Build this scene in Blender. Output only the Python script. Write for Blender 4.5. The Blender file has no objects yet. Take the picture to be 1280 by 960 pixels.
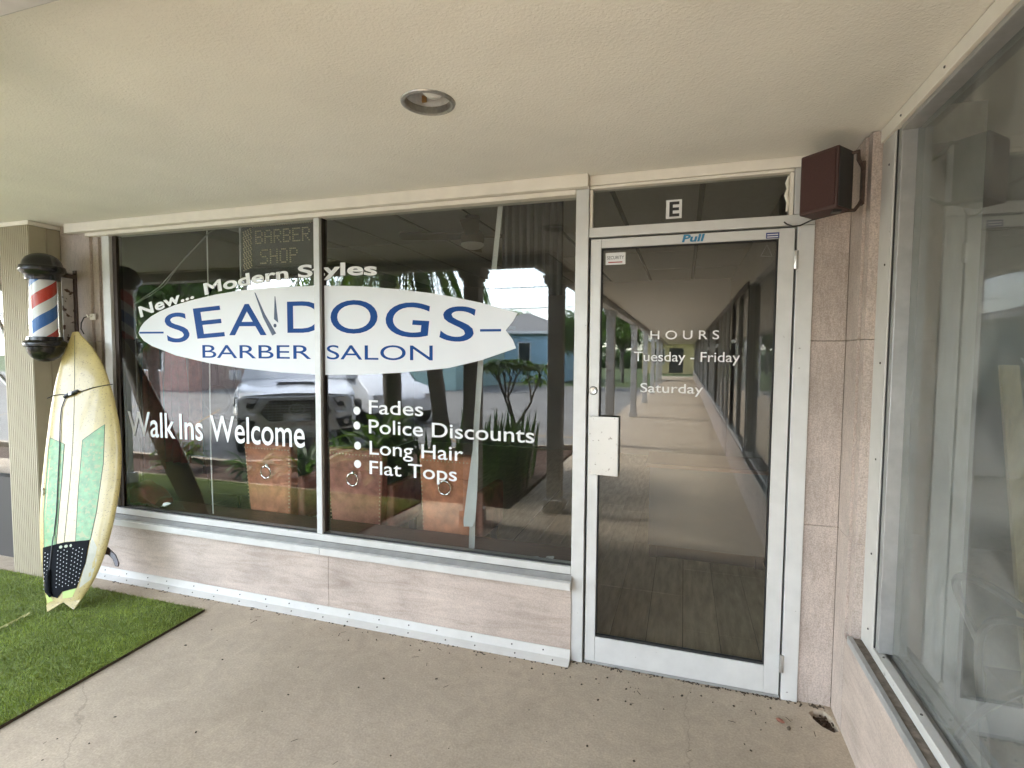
import bpy, bmesh, math, random
import numpy as np
from mathutils import Vector, Matrix

random.seed(7)
SC = bpy.context.scene
COL = SC.collection
R = math.radians

# ------------------------------------------------------------------ camera
cam_data = bpy.data.cameras.new('camera')
cam = bpy.data.objects.new('camera', cam_data)
COL.objects.link(cam)
yaw, pitch, roll = R(17.83375), R(3.17756), R(0.43797)
fwd = Vector((-math.sin(yaw) * math.cos(pitch), math.cos(yaw) * math.cos(pitch), -math.sin(pitch)))
rgt = Vector((math.cos(yaw), math.sin(yaw), 0))
upv = rgt.cross(fwd)
r2 = rgt * math.cos(roll) + upv * math.sin(roll)
u2 = -rgt * math.sin(roll) + upv * math.cos(roll)
M = Matrix.Identity(4)
for i in range(3):
    M[i][0], M[i][1], M[i][2] = r2[i], u2[i], -fwd[i]
M.translation = Vector((0.45529, -2.66329, 1.58217))
cam.matrix_world = M
cam_data.sensor_fit = 'HORIZONTAL'
cam_data.sensor_width = 36.0
cam_data.lens = 666.24 / 1280 * 36.0
cam_data.clip_start = 0.02
cam_data.clip_end = 600
SC.camera = cam

# ------------------------------------------------------------------ sky, sun, exposure
SUN_EL, SUN_AZ = R(50), R(266)      # azimuth measured from +y towards +x
world = bpy.data.worlds.new('World')
SC.world = world
world.use_nodes = True
wn = world.node_tree.nodes
wl = world.node_tree.links
bg = wn['Background']
sky = wn.new('ShaderNodeTexSky')
sky.sky_type = 'NISHITA'
sky.sun_disc = False
sky.sun_elevation = SUN_EL
sky.sun_rotation = SUN_AZ
sky.dust_density = 0.6
sky.air_density = 1.0
hsv = wn.new('ShaderNodeHueSaturation')
hsv.inputs['Saturation'].default_value = 0.5
wl.new(sky.outputs[0], hsv.inputs['Color'])
wl.new(hsv.outputs[0], bg.inputs['Color'])
bg.inputs['Strength'].default_value = 0.15

sun_data = bpy.data.lights.new('sun', 'SUN')
sun_data.energy = 1.4
sun_data.angle = R(14)
sun_data.color = (1.0, 0.95, 0.86)
sun = bpy.data.objects.new('sun', sun_data)
COL.objects.link(sun)
sd = Vector((math.sin(SUN_AZ) * math.cos(SUN_EL), math.cos(SUN_AZ) * math.cos(SUN_EL), math.sin(SUN_EL)))
sun.rotation_euler = sd.to_track_quat('Z', 'Y').to_euler()
sun.location = (-6, -20, 20)

SC.view_settings.view_transform = 'Standard'
SC.view_settings.look = 'None'
SC.view_settings.gamma = 1.0
SC.view_settings.use_curve_mapping = False
SC.view_settings.exposure = 4.22
SC.render.engine = 'CYCLES'
cy = SC.cycles
cy.use_denoising = True
cy.max_bounces = 8
cy.diffuse_bounces = 3
cy.glossy_bounces = 5
cy.transmission_bounces = 6
cy.transparent_max_bounces = 10
cy.caustics_reflective = False
cy.caustics_refractive = False
cy.sample_clamp_indirect = 6.0

# ------------------------------------------------------------------ helpers
def tag(o, label=None, cat=None, group=None, kind=None):
    if label: o['label'] = label
    if cat: o['category'] = cat
    if group: o['group'] = group
    if kind: o['kind'] = kind
    return o

def thing(name, label, cat, loc=(0, 0, 0), rotz=0.0, group=None):
    o = bpy.data.objects.new(name, None)
    o.empty_display_size = 0.1
    COL.objects.link(o)
    o.location = loc
    o.rotation_euler = (0, 0, rotz)
    return tag(o, label, cat, group)

def obj(name, me, mat=None, parent=None):
    o = bpy.data.objects.new(name, me)
    COL.objects.link(o)
    if mat is not None and not me.materials:
        me.materials.append(mat)
    if parent is not None:
        o.parent = parent
    return o

def copy_tree(o, parent=None):
    c = o.copy()
    COL.objects.link(c)
    c.parent = parent
    for ch in o.children:
        copy_tree(ch, c)
    return c

class MB:
    """collects geometry for ONE mesh"""
    def __init__(s):
        s.v = []; s.f = []
    def add(s, vs, fs):
        b = len(s.v)
        s.v += [tuple(p) for p in vs]
        s.f += [tuple(i + b for i in f) for f in fs]
        return s
    def box(s, x0, x1, y0, y1, z0, z1):
        vs = [(x0, y0, z0), (x1, y0, z0), (x1, y1, z0), (x0, y1, z0), (x0, y0, z1), (x1, y0, z1), (x1, y1, z1), (x0, y1, z1)]
        return s.add(vs, [(0, 3, 2, 1), (4, 5, 6, 7), (0, 1, 5, 4), (1, 2, 6, 5), (2, 3, 7, 6), (3, 0, 4, 7)])
    def hexa(s, bot, top):
        return s.add(list(bot) + list(top), [(0, 3, 2, 1), (4, 5, 6, 7), (0, 1, 5, 4), (1, 2, 6, 5), (2, 3, 7, 6), (3, 0, 4, 7)])
    def prism(s, poly, vec):
        n = len(poly)
        p = [Vector(q) for q in poly]; w = Vector(vec)
        fs = [tuple(range(n - 1, -1, -1)), tuple(range(n, 2 * n))]
        fs += [(i, (i + 1) % n, n + (i + 1) % n, n + i) for i in range(n)]
        return s.add(p + [q + w for q in p], fs)
    def loft(s, rings, cap=True, closed=True):
        n = len(rings[0]); vs = [p for r in rings for p in r]; fs = []
        for k in range(len(rings) - 1):
            for i in range(n if closed else n - 1):
                j = (i + 1) % n
                fs.append((k * n + i, k * n + j, (k + 1) * n + j, (k + 1) * n + i))
        if cap and closed:
            fs.append(tuple(range(n - 1, -1, -1)))
            fs.append(tuple((len(rings) - 1) * n + i for i in range(n)))
        return s.add(vs, fs)
    def tube(s, pts, r, n=8, cap=True):
        pts = [Vector(p) for p in pts]
        rr = r if isinstance(r, (list, tuple)) else [r] * len(pts)
        rings = []; prev = None
        for i, p in enumerate(pts):
            d = (pts[min(i + 1, len(pts) - 1)] - pts[max(i - 1, 0)]).normalized()
            if prev is None:
                a = d.cross(Vector((0, 0, 1)))
                if a.length < 1e-3: a = d.cross(Vector((1, 0, 0)))
            else:
                a = prev - d * prev.dot(d)
            a.normalize(); prev = a
            b = d.cross(a)
            rings.append([p + (a * math.cos(2 * math.pi * k / n) + b * math.sin(2 * math.pi * k / n)) * rr[i] for k in range(n)])
        return s.loft(rings, cap)
    def lathe(s, prof, c=(0, 0, 0), n=24, cap=True):
        rings = [[(c[0] + r * math.cos(2 * math.pi * k / n), c[1] + r * math.sin(2 * math.pi * k / n), c[2] + z) for k in range(n)] for r, z in prof]
        return s.loft(rings, cap)
    def torus(s, c, R1, r, ax='y', n=20, m=8):
        rings = []
        for i in range(n):
            t = 2 * math.pi * i / n
            ring = []
            for k in range(m):
                q = 2 * math.pi * k / m
                a = R1 + r * math.cos(q); h = r * math.sin(q)
                x, y = a * math.cos(t), a * math.sin(t)
                ring.append({'y': (c[0] + x, c[1] + h, c[2] + y), 'z': (c[0] + x, c[1] + y, c[2] + h), 'x': (c[0] + h, c[1] + x, c[2] + y)}[ax])
            rings.append(ring)
        rings.append(rings[0])
        return s.loft(rings, cap=False)
    def mesh(s, name, off=(0, 0, 0)):
        me = bpy.data.meshes.new(name)
        ox, oy, oz = off
        me.from_pydata([(x - ox, y - oy, z - oz) for x, y, z in s.v], [], s.f)
        bm = bmesh.new(); bm.from_mesh(me)
        bmesh.ops.recalc_face_normals(bm, faces=bm.faces)
        bm.to_mesh(me); bm.free()
        me.update()
        return me
    def build(s, name, mat, parent=None, smooth=False, bevel=0.0, world=True, subsurf=0):
        off = Vector((0, 0, 0))
        if world:
            p = parent
            while p is not None:
                off += Vector(p.location); p = p.parent
        me = s.mesh(name, off)
        if smooth:
            me.polygons.foreach_set('use_smooth', [True] * len(me.polygons))
        o = obj(name, me, mat, parent)
        if bevel:
            m = o.modifiers.new('bevel', 'BEVEL'); m.width = bevel; m.segments = 2; m.limit_method = 'ANGLE'; m.angle_limit = R(40)
        if subsurf:
            m = o.modifiers.new('sub', 'SUBSURF'); m.levels = subsurf; m.render_levels = subsurf
        if smooth and not subsurf:
            try:
                me.set_sharp_from_angle(angle=R(42))
            except Exception:
                pass
        return o

def solo(name, mb, mat, label, cat, loc=(0, 0, 0), group=None, **k):
    """a thing that is one mesh, origin at loc"""
    o = mb.build(name, mat, None, **k)
    o.data.transform(Matrix.Translation(-Vector(loc)))
    o.location = loc
    return tag(o, label, cat, group)

# ------------------------------------------------------------------ materials
def nodes(name):
    m = bpy.data.materials.new(name)
    m.use_nodes = True
    nt = m.node_tree
    return m, nt.nodes, nt.links, nt.nodes['Principled BSDF']

def mat(name, col, rough=0.6, metal=0.0, var=0.0, scale=6.0, bump=0.0, bscale=120.0, stretch=(1, 1, 1), spec=0.5, detail=6.0, coat=0.0, speck=0.0, spcol=(0.05, 0.04, 0.03), spscale=60.0):
    m, n, l, p = nodes(name)
    p.inputs['Roughness'].default_value = rough
    p.inputs['Metallic'].default_value = metal
    p.inputs['Specular IOR Level'].default_value = spec
    p.inputs['Coat Weight'].default_value = coat
    p.inputs['Base Color'].default_value = (*col, 1)
    if var or bump or speck:
        tc = n.new('ShaderNodeNewGeometry')
        mp = n.new('ShaderNodeMapping'); mp.inputs['Scale'].default_value = stretch
        l.new(tc.outputs['Position'], mp.inputs['Vector'])
    last = None
    if var:
        nz = n.new('ShaderNodeTexNoise'); nz.inputs['Scale'].default_value = scale; nz.inputs['Detail'].default_value = detail; nz.inputs['Roughness'].default_value = 0.6
        l.new(mp.outputs[0], nz.inputs['Vector'])
        rp = n.new('ShaderNodeValToRGB')
        rp.color_ramp.elements[0].position = 0.3; rp.color_ramp.elements[1].position = 0.7
        rp.color_ramp.elements[0].color = (*[c * (1 - var) for c in col], 1)
        rp.color_ramp.elements[1].color = (*[min(1, c * (1 + var)) for c in col], 1)
        l.new(nz.outputs['Fac'], rp.inputs['Fac'])
        last = rp.outputs['Color']
        l.new(last, p.inputs['Base Color'])
    if speck:
        ns = n.new('ShaderNodeTexNoise'); ns.inputs['Scale'].default_value = spscale; ns.inputs['Detail'].default_value = 2
        l.new(mp.outputs[0], ns.inputs['Vector'])
        r3 = n.new('ShaderNodeValToRGB')
        r3.color_ramp.elements[0].position = 1 - speck - 0.03; r3.color_ramp.elements[1].position = 1 - speck + 0.03
        r3.color_ramp.elements[0].color = (0, 0, 0, 1); r3.color_ramp.elements[1].color = (1, 1, 1, 1)
        l.new(ns.outputs['Fac'], r3.inputs['Fac'])
        mx = n.new('ShaderNodeMix'); mx.data_type = 'RGBA'
        l.new(r3.outputs['Color'], mx.inputs[0])
        if last is not None: l.new(last, mx.inputs[6])
        else: mx.inputs[6].default_value = (*col, 1)
        mx.inputs[7].default_value = (*spcol, 1)
        l.new(mx.outputs[2], p.inputs['Base Color'])
    if bump:
        nb = n.new('ShaderNodeTexNoise'); nb.inputs['Scale'].default_value = bscale; nb.inputs['Detail'].default_value = 3
        l.new(mp.outputs[0], nb.inputs['Vector'])
        b = n.new('ShaderNodeBump'); b.inputs['Strength'].default_value = bump; b.inputs['Distance'].default_value = 0.004
        l.new(nb.outputs['Fac'], b.inputs['Height'])
        l.new(b.outputs[0], p.inputs['Normal'])
    return m

def glass_mat(name, tint=(0.86, 0.9, 0.88), ior=1.5, film=0.0, filmcol=(0.6, 0.6, 0.56), swirl=False):
    m, n, l, p = nodes(name)
    n.remove(p)
    out = n['Material Output']
    geo = n.new('ShaderNodeNewGeometry')
    mi = n.new('ShaderNodeMix'); mi.data_type = 'FLOAT'
    mi.inputs[2].default_value = ior; mi.inputs[3].default_value = 1.0 / ior
    l.new(geo.outputs['Backfacing'], mi.inputs[0])
    fr = n.new('ShaderNodeFresnel')
    l.new(mi.outputs[0], fr.inputs['IOR'])
    tr = n.new('ShaderNodeBsdfTransparent'); tr.inputs['Color'].default_value = (*tint, 1)
    gl = n.new('ShaderNodeBsdfGlossy'); gl.inputs['Roughness'].default_value = 0.0
    mx = n.new('ShaderNodeMixShader')
    l.new(fr.outputs[0], mx.inputs[0]); l.new(tr.outputs[0], mx.inputs[1]); l.new(gl.outputs[0], mx.inputs[2])
    last = mx
    if film:
        df = n.new('ShaderNodeBsdfDiffuse'); df.inputs['Color'].default_value = (*filmcol, 1)
        nz = n.new('ShaderNodeTexNoise'); nz.inputs['Scale'].default_value = 2.2 if swirl else 3.0; nz.inputs['Detail'].default_value = 5
        nz.inputs['Distortion'].default_value = 2.5 if swirl else 0.4
        l.new(geo.outputs['Position'], nz.inputs['Vector'])
        rp = n.new('ShaderNodeMapRange')
        rp.inputs['From Min'].default_value = 0.35; rp.inputs['From Max'].default_value = 0.75
        rp.inputs['To Min'].default_value = film * 0.35; rp.inputs['To Max'].default_value = film
        l.new(nz.outputs['Fac'], rp.inputs['Value'])
        m2 = n.new('ShaderNodeMixShader')
        l.new(rp.outputs[0], m2.inputs[0]); l.new(mx.outputs[0], m2.inputs[1]); l.new(df.outputs[0], m2.inputs[2])
        last = m2
    l.new(last.outputs[0], out.inputs['Surface'])
    return m

def travertine(name, vec_scale, base=(0.49, 0.40, 0.32), k=1.0, sp=1.0):
    m, n, l, p = nodes(name)
    p.inputs['Roughness'].default_value = 0.55
    geo = n.new('ShaderNodeNewGeometry')
    mp = n.new('ShaderNodeMapping'); mp.inputs['Scale'].default_value = vec_scale
    l.new(geo.outputs['Position'], mp.inputs['Vector'])
    a = n.new('ShaderNodeTexNoise'); a.inputs['Scale'].default_value = 1.0; a.inputs['Detail'].default_value = 9; a.inputs['Roughness'].default_value = 0.68; a.inputs['Distortion'].default_value = 0.9
    l.new(mp.outputs[0], a.inputs['Vector'])
    r = n.new('ShaderNodeValToRGB')
    e = r.color_ramp.elements
    e[0].position = 0.28; e[0].color = (base[0] * (1 - .38 * k), base[1] * (1 - .44 * k), base[2] * (1 - .5 * k), 1)
    e[1].position = 0.72; e[1].color = (base[0] * (1 + .3 * k), base[1] * (1 + .3 * k), base[2] * (1 + .3 * k), 1)
    em_ = e.new(0.5); em_.color = (*base, 1)
    l.new(a.outputs['Fac'], r.inputs['Fac'])
    g = n.new('ShaderNodeTexNoise'); g.inputs['Scale'].default_value = 3.2; g.inputs['Detail'].default_value = 3
    l.new(geo.outputs['Position'], g.inputs['Vector'])
    g2 = n.new('ShaderNodeMapRange'); g2.inputs['From Min'].default_value = 0.3; g2.inputs['From Max'].default_value = 0.7; g2.inputs['To Min'].default_value = 0.82; g2.inputs['To Max'].default_value = 1.12
    l.new(g.outputs['Fac'], g2.inputs['Value'])
    mx = n.new('ShaderNodeMix'); mx.data_type = 'RGBA'; mx.blend_type = 'MULTIPLY'; mx.inputs[0].default_value = 1
    l.new(r.outputs[0], mx.inputs[6]); l.new(g2.outputs[0], mx.inputs[7])
    s = n.new('ShaderNodeTexNoise'); s.inputs['Scale'].default_value = 190; s.inputs['Detail'].default_value = 2
    l.new(geo.outputs['Position'], s.inputs['Vector'])
    s2 = n.new('ShaderNodeMapRange'); s2.inputs['From Min'].default_value = 0.35; s2.inputs['From Max'].default_value = 0.65; s2.inputs['To Min'].default_value = 1 - 0.11 * sp; s2.inputs['To Max'].default_value = 1 + 0.10 * sp
    l.new(s.outputs['Fac'], s2.inputs['Value'])
    m3 = n.new('ShaderNodeMix'); m3.data_type = 'RGBA'; m3.blend_type = 'MULTIPLY'; m3.inputs[0].default_value = 1
    l.new(mx.outputs[2], m3.inputs[6]); l.new(s2.outputs[0], m3.inputs[7])
    l.new(m3.outputs[2], p.inputs['Base Color'])
    b = n.new('ShaderNodeBump'); b.inputs['Strength'].default_value = 0.35; b.inputs['Distance'].default_value = 0.003
    l.new(a.outputs['Fac'], b.inputs['Height']); l.new(b.outputs[0], p.inputs['Normal'])
    return m

def concrete(name):
    m, n, l, p = nodes(name)
    p.inputs['Roughness'].default_value = 0.75
    geo = n.new('ShaderNodeNewGeometry')
    def noise(s, d=5, dist=0.0):
        z = n.new('ShaderNodeTexNoise'); z.inputs['Scale'].default_value = s; z.inputs['Detail'].default_value = d; z.inputs['Distortion'].default_value = dist; z.inputs['Roughness'].default_value = 0.62
        l.new(geo.outputs['Position'], z.inputs['Vector']); return z
    def rng(src, a, b, c, d):
        q = n.new('ShaderNodeMapRange'); q.inputs['From Min'].default_value = a; q.inputs['From Max'].default_value = b; q.inputs['To Min'].default_value = c; q.inputs['To Max'].default_value = d
        l.new(src, q.inputs['Value']); return q.outputs[0]
    def mul(A, B):
        x = n.new('ShaderNodeMix'); x.data_type = 'RGBA'; x.blend_type = 'MULTIPLY'; x.inputs[0].default_value = 1
        l.new(A, x.inputs[6]); l.new(B, x.inputs[7]); return x.outputs[2]
    big = noise(1.3, 6, 0.6)
    r = n.new('ShaderNodeValToRGB'); e = r.color_ramp.elements
    e[0].position = 0.32; e[0].color = (0.385, 0.315, 0.235, 1)
    e[1].position = 0.68; e[1].color = (0.46, 0.38, 0.285, 1)
    l.new(big.outputs['Fac'], r.inputs['Fac'])
    c = mul(r.outputs[0], rng(noise(9, 7, 1.5).outputs['Fac'], 0.3, 0.7, 0.90, 1.09))
    c = mul(c, rng(noise(110, 3).outputs['Fac'], 0.3, 0.7, 0.82, 1.14))
    c = mul(c, rng(noise(26, 2).outputs['Fac'], 0.72, 0.80, 1.0, 0.6))
    # hairline cracks
    mpd = n.new('ShaderNodeMix'); mpd.data_type = 'VECTOR'; mpd.inputs[0].default_value = 0.22
    wob = noise(2.4, 6)
    l.new(geo.outputs['Position'], mpd.inputs[4]); l.new(wob.outputs['Color'], mpd.inputs[5])
    vo = n.new('ShaderNodeTexVoronoi'); vo.feature = 'DISTANCE_TO_EDGE'; vo.inputs['Scale'].default_value = 0.42
    l.new(mpd.outputs[1], vo.inputs['Vector'])
    c = mul(c, rng(vo.outputs['Distance'], 0.0, 0.0013, 0.72, 1.0))
    l.new(c, p.inputs['Base Color'])
    b = n.new('ShaderNodeBump'); b.inputs['Strength'].default_value = 0.35; b.inputs['Distance'].default_value = 0.004
    nb = noise(60, 5)
    l.new(nb.outputs['Fac'], b.inputs['Height']); l.new(b.outputs[0], p.inputs['Normal'])
    return m

MT = {}
MT['ceiling'] = mat('stucco_ceiling', (0.87, 0.84, 0.755), 0.85, var=0.06, scale=1.4, bump=0.7, bscale=125)
MT['concrete'] = concrete('walkway_concrete')
MT['tile_h'] = travertine('travertine_horizontal', (2.6, 2.6, 19), base=(0.49, 0.405, 0.345), k=0.6)
MT['tile_v'] = travertine('travertine_vertical', (70, 70, 16.0), base=(0.47, 0.395, 0.345), k=0.5, sp=1.6)
MT['alu'] = mat('aluminium_frame', (0.64, 0.64, 0.62), 0.42, 0.15, var=0.06, scale=9, speck=0.22, spcol=(0.3, 0.29, 0.27), spscale=45)
MT['alu_grey'] = mat('aluminium_grey', (0.42, 0.42, 0.41), 0.45, 0.5, var=0.12, scale=14)
MT['white'] = mat('white_painted_metal', (0.58, 0.565, 0.53), 0.45, var=0.05, scale=12, speck=0.235, spcol=(0.34, 0.31, 0.27), spscale=38)
MT['cream'] = mat('cream_trim', (0.84, 0.79, 0.69), 0.5, var=0.05, scale=8)
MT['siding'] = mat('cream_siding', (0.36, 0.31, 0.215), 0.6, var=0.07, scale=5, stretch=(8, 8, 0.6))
MT['tan_siding'] = mat('tan_panel', (0.43, 0.38, 0.27), 0.65, var=0.08, scale=5)  # the pilaster side panel's own tan colour
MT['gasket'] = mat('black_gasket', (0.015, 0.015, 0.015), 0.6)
MT['screw'] = mat('screw_head', (0.10, 0.09, 0.08), 0.4, 0.6)
MT['dirt'] = mat('grimy_ledge', (0.19, 0.16, 0.13), 0.9, var=0.4, scale=40, bump=0.8, bscale=90)
MT['steel'] = mat('satin_steel', (0.62, 0.62, 0.6), 0.3, 0.9, var=0.06, scale=30)
MT['chrome'] = mat('polished_ring', (0.8, 0.77, 0.7), 0.12, 1.0)
MT['glass'] = glass_mat('shop_glass', (0.85, 0.87, 0.86), 1.68, film=0.006)
MT['glass_dirty'] = glass_mat('dusty_shop_glass', (0.8, 0.82, 0.8), 1.62, film=0.20, filmcol=(0.70, 0.70, 0.66), swirl=True)
MT['glass_dark'] = glass_mat('plain_shop_glass', (0.7, 0.72, 0.7), 1.6)
MT['tinted'] = mat('dark_tinted_glass', (0.02, 0.02, 0.018), 0.03, spec=0.8)
MT['vinyl'] = mat('white_vinyl', (0.76, 0.76, 0.75), 0.4)
MT['vinyl_panel'] = mat('board_vinyl', (0.72, 0.73, 0.74), 0.35, var=0.03, scale=2)
MT['vinyl_blue'] = mat('blue_vinyl', (0.008, 0.060, 0.24), 0.5, spec=0.15, var=0.12, scale=3)
MT['black'] = mat('black_plastic', (0.012, 0.012, 0.012), 0.35)
MT['bronze'] = mat('dark_bronze_frame', (0.055, 0.04, 0.032), 0.4, 0.3)
MT['brown'] = mat('brown_speaker', (0.055, 0.024, 0.019), 0.6, var=0.1, scale=60)
MT['leather'] = mat('tan_leather', (0.66, 0.25, 0.13), 0.5, var=0.42, scale=11, bump=0.6, bscale=160, detail=8)
MT['leather_dark'] = mat('brown_leather', (0.52, 0.20, 0.14), 0.55, var=0.35, scale=14, bump=0.6, bscale=160, detail=8)
MT['brass'] = mat('nail_heads', (0.70, 0.55, 0.36), 0.3, 0.9)
MT['interior_wall'] = mat('interior_wall', (0.24, 0.21, 0.18), 0.9, var=0.06, scale=2)
MT['interior_tile'] = mat('ceiling_panel', (0.46, 0.43, 0.38), 0.9, var=0.08, scale=30)
MT['tbar'] = mat('dark_ceiling_grid', (0.02, 0.018, 0.015), 0.6)
MT['sillwood'] = mat('brown_window_board', (0.14, 0.075, 0.05), 0.5, var=0.3, scale=5, stretch=(1, 12, 12))
MT['plank'] = mat('floor_plank', (0.72, 0.56, 0.37), 0.5, var=0.3, scale=3, stretch=(9, 1.3, 1), detail=8)
MT['plank_grey'] = mat('floor_plank_dark', (0.60, 0.47, 0.31), 0.5, var=0.3, scale=3.4, stretch=(9, 1.3, 1), detail=8)
MT['grout'] = mat('plank_joint', (0.05, 0.04, 0.03), 0.9)

# ------------------------------------------------------------------ text
_tc = {}
def glyph(s, bold=0.0):
    k = (s, bold)
    if k not in _tc:
        cu = bpy.data.curves.new('txt', 'FONT')
        cu.body = s; cu.size = 1.0; cu.offset = bold; cu.resolution_u = 6; cu.extrude = 0.0
        o = bpy.data.objects.new('txt', cu)
        COL.objects.link(o)
        bpy.context.view_layer.update()
        dg = bpy.context.evaluated_depsgraph_get()
        me = bpy.data.meshes.new_from_object(o.evaluated_get(dg))
        vs = np.array([v.co[:2] for v in me.vertices]) if len(me.vertices) else np.zeros((1, 2))
        fs = [tuple(p.vertices) for p in me.polygons]
        bpy.data.objects.remove(o); bpy.data.curves.remove(cu); bpy.data.meshes.remove(me)
        _tc[k] = (vs, fs)
    return _tc[k]

def text_mb(s, x0, x1, z0, z1, y, bold=0.0, fit='box', depth=0.0006, nrm=-1, full=None):
    """letters in the plane y, fitted to a box; `full` = reference string whose height maps to z0..z1"""
    vs, fs = glyph(s, bold)
    rv = glyph(full, bold)[0] if full else vs
    lo, hi = vs.min(0), vs.max(0)
    zl, zh = rv[:, 1].min(), rv[:, 1].max()
    mb = MB()
    pts = []
    for vx, vy in vs:
        pts.append((x0 + (vx - lo[0]) / (hi[0] - lo[0] + 1e-9) * (x1 - x0), y, z0 + (vy - zl) / (zh - zl) * (z1 - z0)))
    mb.add(pts, fs)
    return mb

# ================================================================== SETTING
CEIL = 2.46
def struct(name, mb, m, **k):
    return tag(mb.build(name, m, None, **k), kind='structure')

# walkway slab (front arcade + corridor wing); a broken-out hole near the corner
slab = MB()
hole = [(1.022, -0.075), (1.045, -0.048), (1.088, -0.040), (1.112, -0.085), (1.118, -0.172), (1.095, -0.185), (1.058, -0.160), (1.032, -0.118)]
hx0, hx1, hy0, hy1 = 0.98, 1.15, -0.24, -0.015
slab.box(-1.2, hx0, -2.4, 0.03, -0.2, 0.0)
slab.box(-14, -1.2, -2.4, 0.03, -0.2, 0.0)
slab.box(-1.2, 1.2, -9.0, -2.4, -0.2, 0.0)
slab.box(-1.2, 1.2, -40.0, -9.012, -0.2, 0.0)
slab.box(hx0, 1.2, -2.4, hy0, -0.2, 0.0)
slab.box(hx0, 1.2, hy1, 0.03, -0.2, 0.0)
slab.box(hx1, 1.2, hy0, hy1, -0.2, 0.0)
# ring between hole and its rectangle
sq = [(hx0, -0.1), (hx0, hy1), (1.05, hy1), (hx1, hy1), (hx1, -0.15), (hx1, hy0), (1.05, hy0), (hx0, hy0)]
order = [sq[0], sq[1], sq[2], sq[3], sq[4], sq[5], sq[6], sq[7]]
inner = [hole[0], hole[1], hole[2], hole[3], hole[4], hole[5], hole[6], hole[7]]
vs = [(x, y, 0.0) for x, y in order] + [(x, y, 0.0) for x, y in inner] + [(x * 0.9 + 1.075 * 0.1, y * 0.9 - 0.011, -0.035) for x, y in inner]
fs = []
for i in range(8):
    j = (i + 1) % 8
    fs.append((i, j, 8 + j, 8 + i)); fs.append((8 + i, 8 + j, 16 + j, 16 + i))
slab.add(vs, fs)
walk = struct('walkway', slab, MT['concrete'])
dirtmat = mat('hole_debris', (0.06, 0.035, 0.02), 0.95, var=0.7, scale=70, bump=1.0, bscale=90)
gb = MB(); rnd = random.Random(3)
for i in range(70):
    a = rnd.uniform(0, 6.28); rr = rnd.uniform(0, 1) ** 0.5
    cx, cy_ = 1.073 + 0.042 * rr * math.cos(a), -0.112 + 0.062 * rr * math.sin(a)
    s_ = rnd.uniform(0.003, 0.008); z = rnd.uniform(-0.034, -0.016)
    gb.hexa([(cx - s_, cy_ - s_, z), (cx + s_, cy_ - s_ * .6, z), (cx + s_ * .8, cy_ + s_, z), (cx - s_ * .7, cy_ + s_ * .8, z)],
            [(cx - s_ * .5, cy_ - s_ * .6, z + s_), (cx + s_ * .6, cy_ - s_ * .5, z + s_ * .8), (cx + s_ * .4, cy_ + s_ * .6, z + s_), (cx - s_ * .6, cy_ + s_ * .4, z + s_ * .9)])
gb.box(0.99, 1.145, -0.235, -0.02, -0.06, -0.03)
tag(gb.build('hole_rubble', dirtmat), 'dark rubble and dirt in the broken hole at the door corner', 'rubble', kind='stuff')

# outside ground
MT['asphalt'] = mat('pale_asphalt', (0.19, 0.185, 0.175), 0.9, var=0.25, scale=1.2, bump=0.3, bscale=40)
MT['lawn'] = mat('lawn', (0.07, 0.10, 0.03), 0.95, var=0.4, scale=1.5)
MT['mulch'] = mat('brown_mulch', (0.07, 0.036, 0.022), 0.95, var=0.6, scale=35, bump=1.0, bscale=50)
struct('ground', MB().box(-250, 250, -300, 120, -0.5, -0.22), MT['lawn'])
struct('parking_lot', MB().box(-60, -1.2, -26, -2.4, -0.3, -0.12), MT['asphalt'])
bedpoly = [(-1.32, -2.4), (-1.32, -6.4), (-3.9, -5.0), (-4.2, -4.1), (-5.6, -3.3), (-13.5, -3.3), (-13.5, -2.4)]
struct('planting_bed', MB().prism([(x, y, -0.13) for x, y in bedpoly], (0, 0, 0.07)), MT['mulch'])
kerb = MB()
for a, b in zip(bedpoly[1:-1], bedpoly[2:]):
    A = Vector((*a, 0)); B = Vector((*b, 0)); d = (B - A).normalized(); nn = Vector((-d.y, d.x, 0)) * 0.05
    kerb.hexa([tuple((A - nn) + Vector((0, 0, -0.13))), tuple((B - nn) + Vector((0, 0, -0.13))), tuple((B + nn) + Vector((0, 0, -0.13))), tuple((A + nn) + Vector((0, 0, -0.13)))],
              [tuple((A - nn) + Vector((0, 0, 0.02))), tuple((B - nn) + Vector((0, 0, 0.02))), tuple((B + nn) + Vector((0, 0, 0.02))), tuple((A + nn) + Vector((0, 0, 0.02)))])
struct('kerb', kerb, MT['concrete'])
MT['linepaint'] = mat('yellow_paint', (0.45, 0.26, 0.07), 0.7)
for k in range(5):
    x = -3.0 - 3.3 * k
    ml = MB().hexa([(x, -5.8, -0.121), (x + .12, -5.7, -0.121), (x - 3.08, -9.7, -0.121), (x - 3.2, -9.8, -0.121)], [(x, -5.8, -0.116), (x + .12, -5.7, -0.116), (x - 3.08, -9.7, -0.116), (x - 3.2, -9.8, -0.116)])
    struct('parking_line', ml, MT['linepaint'])
struct('kerb_line', MB().box(-2.9, -1.4, -8.1, -8.0, -0.121, -0.116), MT['linepaint'])

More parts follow.
